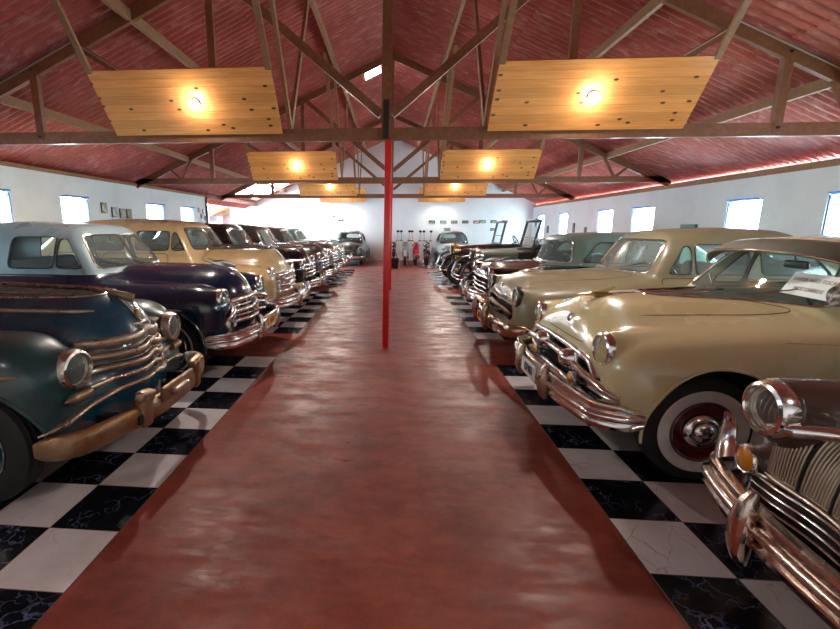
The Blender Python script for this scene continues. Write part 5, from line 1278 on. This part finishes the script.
# trusses
def beam(mb,p,q,w,d,side=(0,1,0)):
    """straight timber p->q, w across the given side axis, d in the other direction"""
    p=np.array(p,float); q=np.array(q,float); T=unit(q-p); s=np.array(side,float); s=unit(s-T*np.dot(s,T)); n=np.cross(T,s)
    V=[e+s*a*w/2+n*b*d/2 for e in (p,q) for a in (-1,1) for b in (-1,1)]
    return mb.add(V,[(0,1,3,2),(4,6,7,5),(0,4,5,1),(2,3,7,6),(0,2,6,4),(1,5,7,3)])
STEEL=mat('dark_steel_plate',(.05,.045,.04),.5,.8); CON=mat('pale_conduit',(.42,.34,.26),.5)
def truss(y,label):
    t=empty('roof_truss',label,'roof truss',(0,y,2.71)); L=lambda a,z:(XC+a,0,z-2.71)
    def part(nm,*bs,m=BEAM):
        mb=MB()
        for b in bs: beam(mb,*b)
        return mb.build(nm,m,t,smooth=False)
    part('bottom_chord',((XL+.0,0,.075),(XR-.0,0,.075),.055,.15))
    part('king_post',(L(0,2.71),L(0,5.60),.10,.12))
    for s in (-1,1):
        part('rafter',(L(s*6.75,RZ-.12-RS*6.75),L(0,RZ-.12),.055,.15))
        part('king_strut',(L(s*.07,3.02),L(s*2.12,RZ-.14-RS*2.12),.05,.10))
        part('strut',(L(s*2.2,2.86),L(s*2.2,RZ-.14-RS*2.2),.05,.09))
        part('strut',(L(s*2.35,2.90),L(s*3.95,RZ-.14-RS*3.95),.045,.08))
        part('strut',(L(s*4.6,2.75),L(s*4.6,RZ-.14-RS*4.6),.07,.10))
        part('strut',(L(s*5.45,2.84),L(s*5.72,RZ-.16-RS*5.72),.045,.06)); part('strut',(L(s*5.42,2.84),L(s*5.13,RZ-.16-RS*5.13),.045,.06))
        # knee braces up to the middle purlins
        for dy in (1.35,-1.35):
            part('knee_brace',((XC+s*1.22,0.0,.16),(XC+s*1.22,dy,2.28),.04,.08,(1,0,0)),m=BEAM2)
    mb=MB(); box(mb,(XC,-.058,.24),(.07,.008,.46)); part_=mb.build('steel_strap',STEEL,t,smooth=False)
    for s in (-1,1):
        for a,z in ((4.6,2.80),(4.6,RZ-.12-RS*4.6)):
            mb=MB(); lathe(mb,[(.016,0),(.016,.014),(.0,.016)],(XC+s*a,-.045,z-2.71),(0,-1,0),10); mb.build('bolt',STEEL,t)
    if y<6:
        for s in (-1,1):
            mb=MB(); p=[L(s*6.6,RZ-.07-RS*6.6),L(s*4.0,RZ-.07-RS*4.0),L(s*2.4,2.98)]; p=[(a,-.045,b) for a,_,b in p]; q=[]
            for i in range(2):
                for u in np.linspace(0,1,12,endpoint=i==1): q.append(tuple(np.array(p[i])*(1-u)+np.array(p[i+1])*u))
            tube(mb,q,.009,6); mb.build('conduit',CON,t)
truss(.16,'roof truss above the viewer before the first red post')
truss(5.76,'nearest dark timber roof truss, standing on the nearer red post')
truss(11.3,'second dark timber roof truss along the hall, on the farther red post')
truss(16.95,'farthest dark timber roof truss, before the white gable wall')
pl=['near the left wall','left of the middle','just left of the ridge','just right of the ridge','right of the middle','near the right wall']
for (x,z),w in zip([(-5.35,0),(-3.35,0),(-1.34,0),(1.02,0),(3.05,0),(5.11,0)],pl):
    zz=roofz(x)-.125; mb=MB(); box(mb,(x,(YF+YB)/2,zz),(.06,YB-YF,.13)); tag(mb.build('purlin',BEAM2,smooth=False),'long brown timber purlin under the red sheets, '+w,'purlin')
RED=paint('red_post_paint',(.78,.020,.018),(.62,.015,.014),.35,.5,4.)
for y,l in ((5.76,'bright red steel post standing in the aisle, nearer one'),(11.3,'farther red steel post, half hidden behind the nearer one')):
    r=empty('support_post',l,'post',(XC+.03,y,0)); mb=MB(); rbox(mb,(0,0,1.355),(.085,.085,2.71),.006); mb.build('post_shaft',RED,r)
    mb=MB(); rbox(mb,(0,0,.004),(.10,.10,.008),.002); mb.build('base_plate',RED,r)
# hanging pine panels with lamps
LAMPGLOW=mat('lamp_glow',(1,.95,.85),.3,emit=(1.,.97,.90),estr=60.)
rowname=['added unseen over the viewer to light the near cars','nearest panel in view','second panel along','third panel along','farthest panel against the back wall']
def panel(x0,x1,y,row,side):
    r=empty('hanging_panel','knotty pine panel hung %s of the red post, %s'%(side,rowname[row]),'ceiling panel',((x0+x1)/2,y,2.80),0)
    ry,rz=-.48,.62; ln=math.hypot(ry,rz); ang=math.atan2(-ry,rz)
    mb=MB(); rbox(mb,(0,0,ln/2),(x1-x0,.022,ln),.003); b=mb.build('panel_boards',PINE,r,smooth=False); b.rotation_euler=(ang,0,0)
    if row<4:
        w=(x1-x0)/2-.03
        for s in (-1,1):
            k=1.25 if row==0 else 1.
            zt=roofz((x0+x1)/2+s*w)-2.80-.06; mb=MB(); beam(mb,(s*w,ry*.96,rz*.96),(s*w,ry*zt/rz,zt),.035,.07); mb.build('hanger',wood('hanger_wood',(.14,.05,.02),(.25,.10,.04),5.,(2,2,2),False) if False else BEAM2,r,smooth=False)
    c=((x0+x1)/2+(.10 if x0<0 else -.04), y+ry*.50-.025, 2.80+rz*.50)
    l=empty('lamp','round white lamp glowing on the %s pine panel, %s'%(side,rowname[row]),'lamp',c)
    n=np.array([0,-math.cos(ang),-math.sin(ang)]); 
    mb=MB(); lathe(mb,[(0,-.0),(.05,.0),(.055,.02),(.04,.035),(.0,.036)],(0,0,0),n,24); mb.build('lamp_holder',M['paper'],l)
    mb=MB(); blob(mb,n*.085,(.05,.05,.05)); mb.build('bulb',LAMPGLOW,l)
    ld=bpy.data.lights.new('lamp_light','SPOT'); ld.energy=LAMP_W; ld.color=(1.,.94,.84); ld.shadow_soft_size=.05; ld.spot_size=math.radians(165); ld.spot_blend=.6; lo=bpy.data.objects.new('lamp_light',ld); COL.objects.link(lo); lo.parent=l; lo.location=n*.14; lo.rotation_euler=(-math.radians(28),0,0)
LAMP_W=110.
for i,y in enumerate((.10,5.70,11.24,16.89)):  # first pair is added out of view, to brighten the nearest cars
    panel(-3.63,-1.43,y,i,'left'); panel(1.12,3.40,y,i,'right')
panel(-3.6,-1.4,21.35,4,'left'); panel(1.15,3.35,21.35,4,'right')

# pictures and small fittings
def picture(c,w,h,axis,label,m,frame=True,group=None):
    r=empty('framed_picture',label,'picture',c,0,group); ax=0 if axis in ('l','r') else 1; d=[w,w,h]; d[ax]=.02; out={'l':1,'r':-1,'b':-1}[axis]
    mb=MB(); box(mb,(0,0,0),d); mb.build('frame',M['black'],r,smooth=False)
    d2=[w-.04,w-.04,h-.04]; d2[ax]=.004; p=[0,0,0]; p[ax]=out*.012; mb=MB(); box(mb,p,d2); mb.build('print',m,r,smooth=False)
def pm(i,c1,c2): return mat('print_%d'%i,c1,.4,vary=(c2,5.+i,.45,.6))
PR=[pm(0,(.08,.10,.06),(.45,.45,.38)),pm(1,(.10,.20,.22),(.5,.5,.45)),pm(2,(.45,.40,.30),(.2,.15,.1)),pm(3,(.06,.09,.05),(.3,.28,.16)),pm(4,(.5,.12,.10),(.7,.65,.6)),pm(5,(.15,.3,.2),(.6,.6,.55))]
for i,(y,z) in enumerate(((9.85,2.05),(10.22,1.96),(10.52,1.94),(10.80,1.94))): picture((XL+.02,y,z),.20,.24,'l','small framed photograph on the left wall, number %s from the near end of its row'%(['one','two','three','four'][i]),PR[i])
for i,(y,z) in enumerate(((14.85,2.18),(15.05,1.98),(15.2,2.15),(15.35,1.92))): picture((XL+.02,y,z),.12,.16,'l','tiny pinned card in the cluster at the far end of the left wall',PR[4-i%2],group='small cards on the left wall')
nm=['first','second','third','fourth','fifth','sixth','seventh','eighth']
for i in range(8): picture((1.84+.53*i if i<5 else 4.25+.52*(i-5),YB-.02,1.87+.02*(i>4)),.30,.14,'b','small car picture in the upper row on the back wall, %s from the left'%nm[i],PR[i%6])
picture((2.58,YB-.02,1.52),.30,.13,'b','lone small picture below the row, left part of the back wall',PR[2]); picture((4.78,YB-.02,1.52),.30,.13,'b','lone small picture below the row, right part of the back wall',PR[0])
mb=MB(); rbox(mb,(-2.75,YB-.015,2.02),(.62,.02,.36),.004); r=tag(mb.build('wall_poster',mat('poster_white',(.75,.78,.8),.5)),'pale poster with small black car drawings on the back wall','poster')
for i,(a,b,w,h) in enumerate(((-.20,.10,.09,.08),(-.06,-.02,.08,.05),(.08,-.08,.16,.07),(.22,-.08,.10,.08))): mb=MB(); rbox(mb,(-2.75+a,YB-.03,2.02+b),(w,.006,h),.003); mb.build('car_drawing',M['ink'],r)
for i,(y,z,w,h) in enumerate(((10.3,1.66,.50,.11),)):
    mb=MB(); rbox(mb,(XR-.03,y,z),(.06,w,h),.01); o=tag(mb.build('wall_box',mat('green_box',(.05,.16,.14),.4)),'small dark green box fixed to the right wall between windows','box')
for i,(y,z,h) in enumerate(((20.95,1.85,.34),(19.3,1.55,.3),(16.6,1.62,.34),(15.6,1.5,.3))): picture((XR-.02,y,z),.16,h,'r','narrow dark framed picture on the right wall, %s from the back'%nm[i],PR[3])

# ------------------------------------------------------------------ cars in their rows
def place_all():
    car_blue(); car_navy(); car_beige(); car_cream(); car_mercury(); car_olive(); car_teal()
    car_plain('black sedan with pillar spotlights, fourth in the left row behind the beige one',(-1.80,9.45,0),0,paint('black_maroon_paint',(.012,.007,.008),None,.25,.9),hood=1.22,zr=1.72,mirror=True)
    car_plain('dark brown sedan, fifth in the left row',(-1.80,11.6,0),0,paint('dark_brown_paint',(.045,.028,.026),None,.3,.8),hood=1.20,zr=1.70,glass=M['glass_dusty'],mirror=True)
    car_plain('grey-brown sedan with bluish windows, sixth in the left row',(-1.82,13.75,0),0,paint('grey_brown_paint',(.13,.10,.09),None,.3,.7),hood=1.16,zr=1.66,glass=M['glass_dusty'])
    car_plain('pale sea-green sedan, seventh in the left row',(-1.85,15.9,0),0,paint('sea_green_paint',(.16,.27,.24),None,.3,.7),hood=1.12,zr=1.62,glass=M['glass_dusty'])
    small_car('dark grey small car facing the viewer at the far left end of the aisle',(-1.95,17.9,0),-PI/2,paint('dark_grey_paint',(.035,.04,.04),None,.35,.6),glass=M['glass'])
    small_car('pale blue small car with dark roof facing the viewer, far right',(2.62,17.9,0),-PI/2,paint('pale_blue_paint',(.22,.30,.34),None,.35,.6),paint('black_green_roof',(.02,.035,.03),None,.4,.4),M['glass_dusty'])
    antique('open antique car with grey-green hood and upright windscreen frame, right row',(1.98,10.75,0),PI,paint('grey_green_paint',(.20,.21,.165),None,.35,.5),M['black'],.14)
    antique('open antique car with dark red hood, behind the grey-green antique',(1.80,13.1,0),PI,paint('dark_red_paint',(.10,.02,.02),None,.3,.6),M['black'],.12,True)
    roadster('low red roadster parked near the right wall behind the antiques',(4.0,15.4,0),PI,paint('bright_red_paint',(.55,.02,.02),None,.3,.7))
    mk=paint('motorcycle_black',(.01,.01,.01),None,.3,.8)
    motorcycle('black motorcycle closest to the red post, at the back wall',(.01,19.3,0),-PI/2,mk,hb=.20)
    motorcycle('grey motorcycle with tall mirrors in the middle of the line',(.50,19.3,0),-PI/2,paint('silver_grey_paint',(.3,.32,.33),None,.35,.5),paint('light_grey_shield',(.5,.52,.52),None,.4,.3),hb=.21)
    motorcycle('red motorcycle with bright red shield among the dark ones',(.96,19.2,0),-PI/2,paint('red_tank_paint',(.55,.01,.03),None,.3,.8),paint('red_shield_paint',(.62,.02,.05),None,.3,.8),hb=.21)
    motorcycle('slim dark moped beside the black stanchion',(1.45,19.3,0),-PI/2,mk,hb=.18)
    r=empty('stanchion','slender black stanchion post on a round base beside the motorcycles','stanchion',(1.35,18.0,0)); mb=MB(); lathe(mb,[(0,0),(.17,0),(.17,.02),(.14,.035),(.03,.05)],(0,0,0),(0,0,1),28); mb.build('base',M['black'],r)
    mb=MB(); lathe(mb,[(.024,.04),(.024,1.05),(.034,1.06),(.034,1.10),(.0,1.12)],(0,0,0),(0,0,1),16); mb.build('pole',M['black'],r)
    r=empty('planter','black square tub standing at the foot of the red posts','tub',(.05,17.3,0)); mb=MB(); V=[(a*w,b*w,z) for z,w in ((0,.13),(.38,.17)) for a,b in ((-1,-1),(1,-1),(1,1),(-1,1))]; mb.add(V,[(3,2,1,0),(0,1,5,4),(1,2,6,5),(2,3,7,6),(3,0,4,7)]); mb.build('tub_body',M['black'],r,smooth=False)
    mb=MB(); 
    for a,b,w,d in ((0,-.165,.36,.03),(0,.165,.36,.03),(-.165,0,.03,.36),(.165,0,.03,.36)): box(mb,(a,b,.375),(w,d,.03))
    mb.build('rim',M['black'],r,smooth=False)
    # notice propped behind the windscreen of the cream car
    q=np.array([2.78,3.05,1.265]); R_=unit((-.10,-1,.0)); U_=unit((.50,0,.80)); mb=MB(); n=np.cross(R_,U_)
    mb.add([q+R_*a*.205+U_*b*.085 + n*cc*.0015 for cc in (-1,1) for a,b in ((-1,-1),(1,-1),(1,1),(-1,1))],[(0,1,2,3),(7,6,5,4),(0,4,5,1),(1,5,6,2),(2,6,7,3),(3,7,4,0)])
    p=tag(mb.build('paper_notice',M['paper'],smooth=False),'white printed notice propped on the dashboard of the cream yellow car','notice')
    sgn=1 if np.dot(n,(-1,0,0))>0 else -1
    for tx,dz in (('FAVOR NÃO TOCAR',.035),('NOS CARROS',-.035)): mb=MB(); add_text(mb,tx,.040,q+U_*dz+n*sgn*.003,R_,U_,.001,.95); mb.build('notice_lettering',M['ink'],p)
place_all()

# ------------------------------------------------------------------ light, camera
w=bpy.data.worlds.new('World'); S.world=w; w.use_nodes=True; bg=w.node_tree.nodes['Background']; bg.inputs[0].default_value=(.78,.90,1.,1); bg.inputs[1].default_value=SKY_S
def area(name,loc,rot,sx,sy,e,col=(1,1,1)):
    l=bpy.data.lights.new(name,'AREA'); l.shape='RECTANGLE'; l.size=sx; l.size_y=sy; l.energy=e; l.color=col; o=bpy.data.objects.new(name,l); COL.objects.link(o); o.location=loc; o.rotation_euler=rot; l.cycles.is_portal=True; return o
for a,b in LW: area('window_portal',(XL-.17,(a+b)/2,(ZB+2.25)/2),(0,-PI/2,0),1.13,b-a,1)
for a,b in RW: area('window_portal',(XR+.17,(a+b)/2,(ZB+2.17)/2),(0,PI/2,0),1.05,b-a,1)
area('side_portal',(-10.5,18.6,1.6),(0,-PI/2,0),1.6,1.5,1)
def sun(e,rot):
    l=bpy.data.lights.new('sun','SUN'); l.energy=e; l.angle=.02; l.color=(1,.96,.9); o=bpy.data.objects.new('sun',l); COL.objects.link(o); o.rotation_euler=rot
sun(SUN_E,(math.radians(-18),math.radians(-38),0))
def camera():
    cd=bpy.data.cameras.new('camera'); o=bpy.data.objects.new('camera',cd); COL.objects.link(o); S.camera=o
    f,cx,cy,yaw,pit,rol=428.94,360.89,311.38,-.0748,.1955,-.0035
    cd.sensor_width=36; cd.sensor_fit='HORIZONTAL'; cd.lens=f/840*36
    cd.shift_x=(420-cx)/840; cd.shift_y=-(314.5-cy)/840
    fw=Vector((math.sin(yaw)*math.cos(pit),math.cos(yaw)*math.cos(pit),-math.sin(pit)))
    rt=Vector((math.cos(yaw),-math.sin(yaw),0)); dn=fw.cross(rt)
    r2=rt*math.cos(rol)+dn*math.sin(rol); d2=-rt*math.sin(rol)+dn*math.cos(rol)
    R=Matrix((r2,-d2,-fw)).transposed(); o.matrix_world=Matrix.Translation((0,0,1.643))@R.to_4x4()
    cd.clip_start=.05; cd.clip_end=200
camera()
S.view_settings.view_transform='Standard'; S.view_settings.look='None'; S.view_settings.gamma=1; S.view_settings.use_curve_mapping=False
S.view_settings.exposure=EXPOSURE
try:
    S.cycles.use_denoising=True; S.cycles.max_bounces=8; S.cycles.diffuse_bounces=4; S.cycles.glossy_bounces=4; S.cycles.transparent_max_bounces=16; S.cycles.caustics_reflective=False; S.cycles.sample_clamp_indirect=6.
except Exception: pass
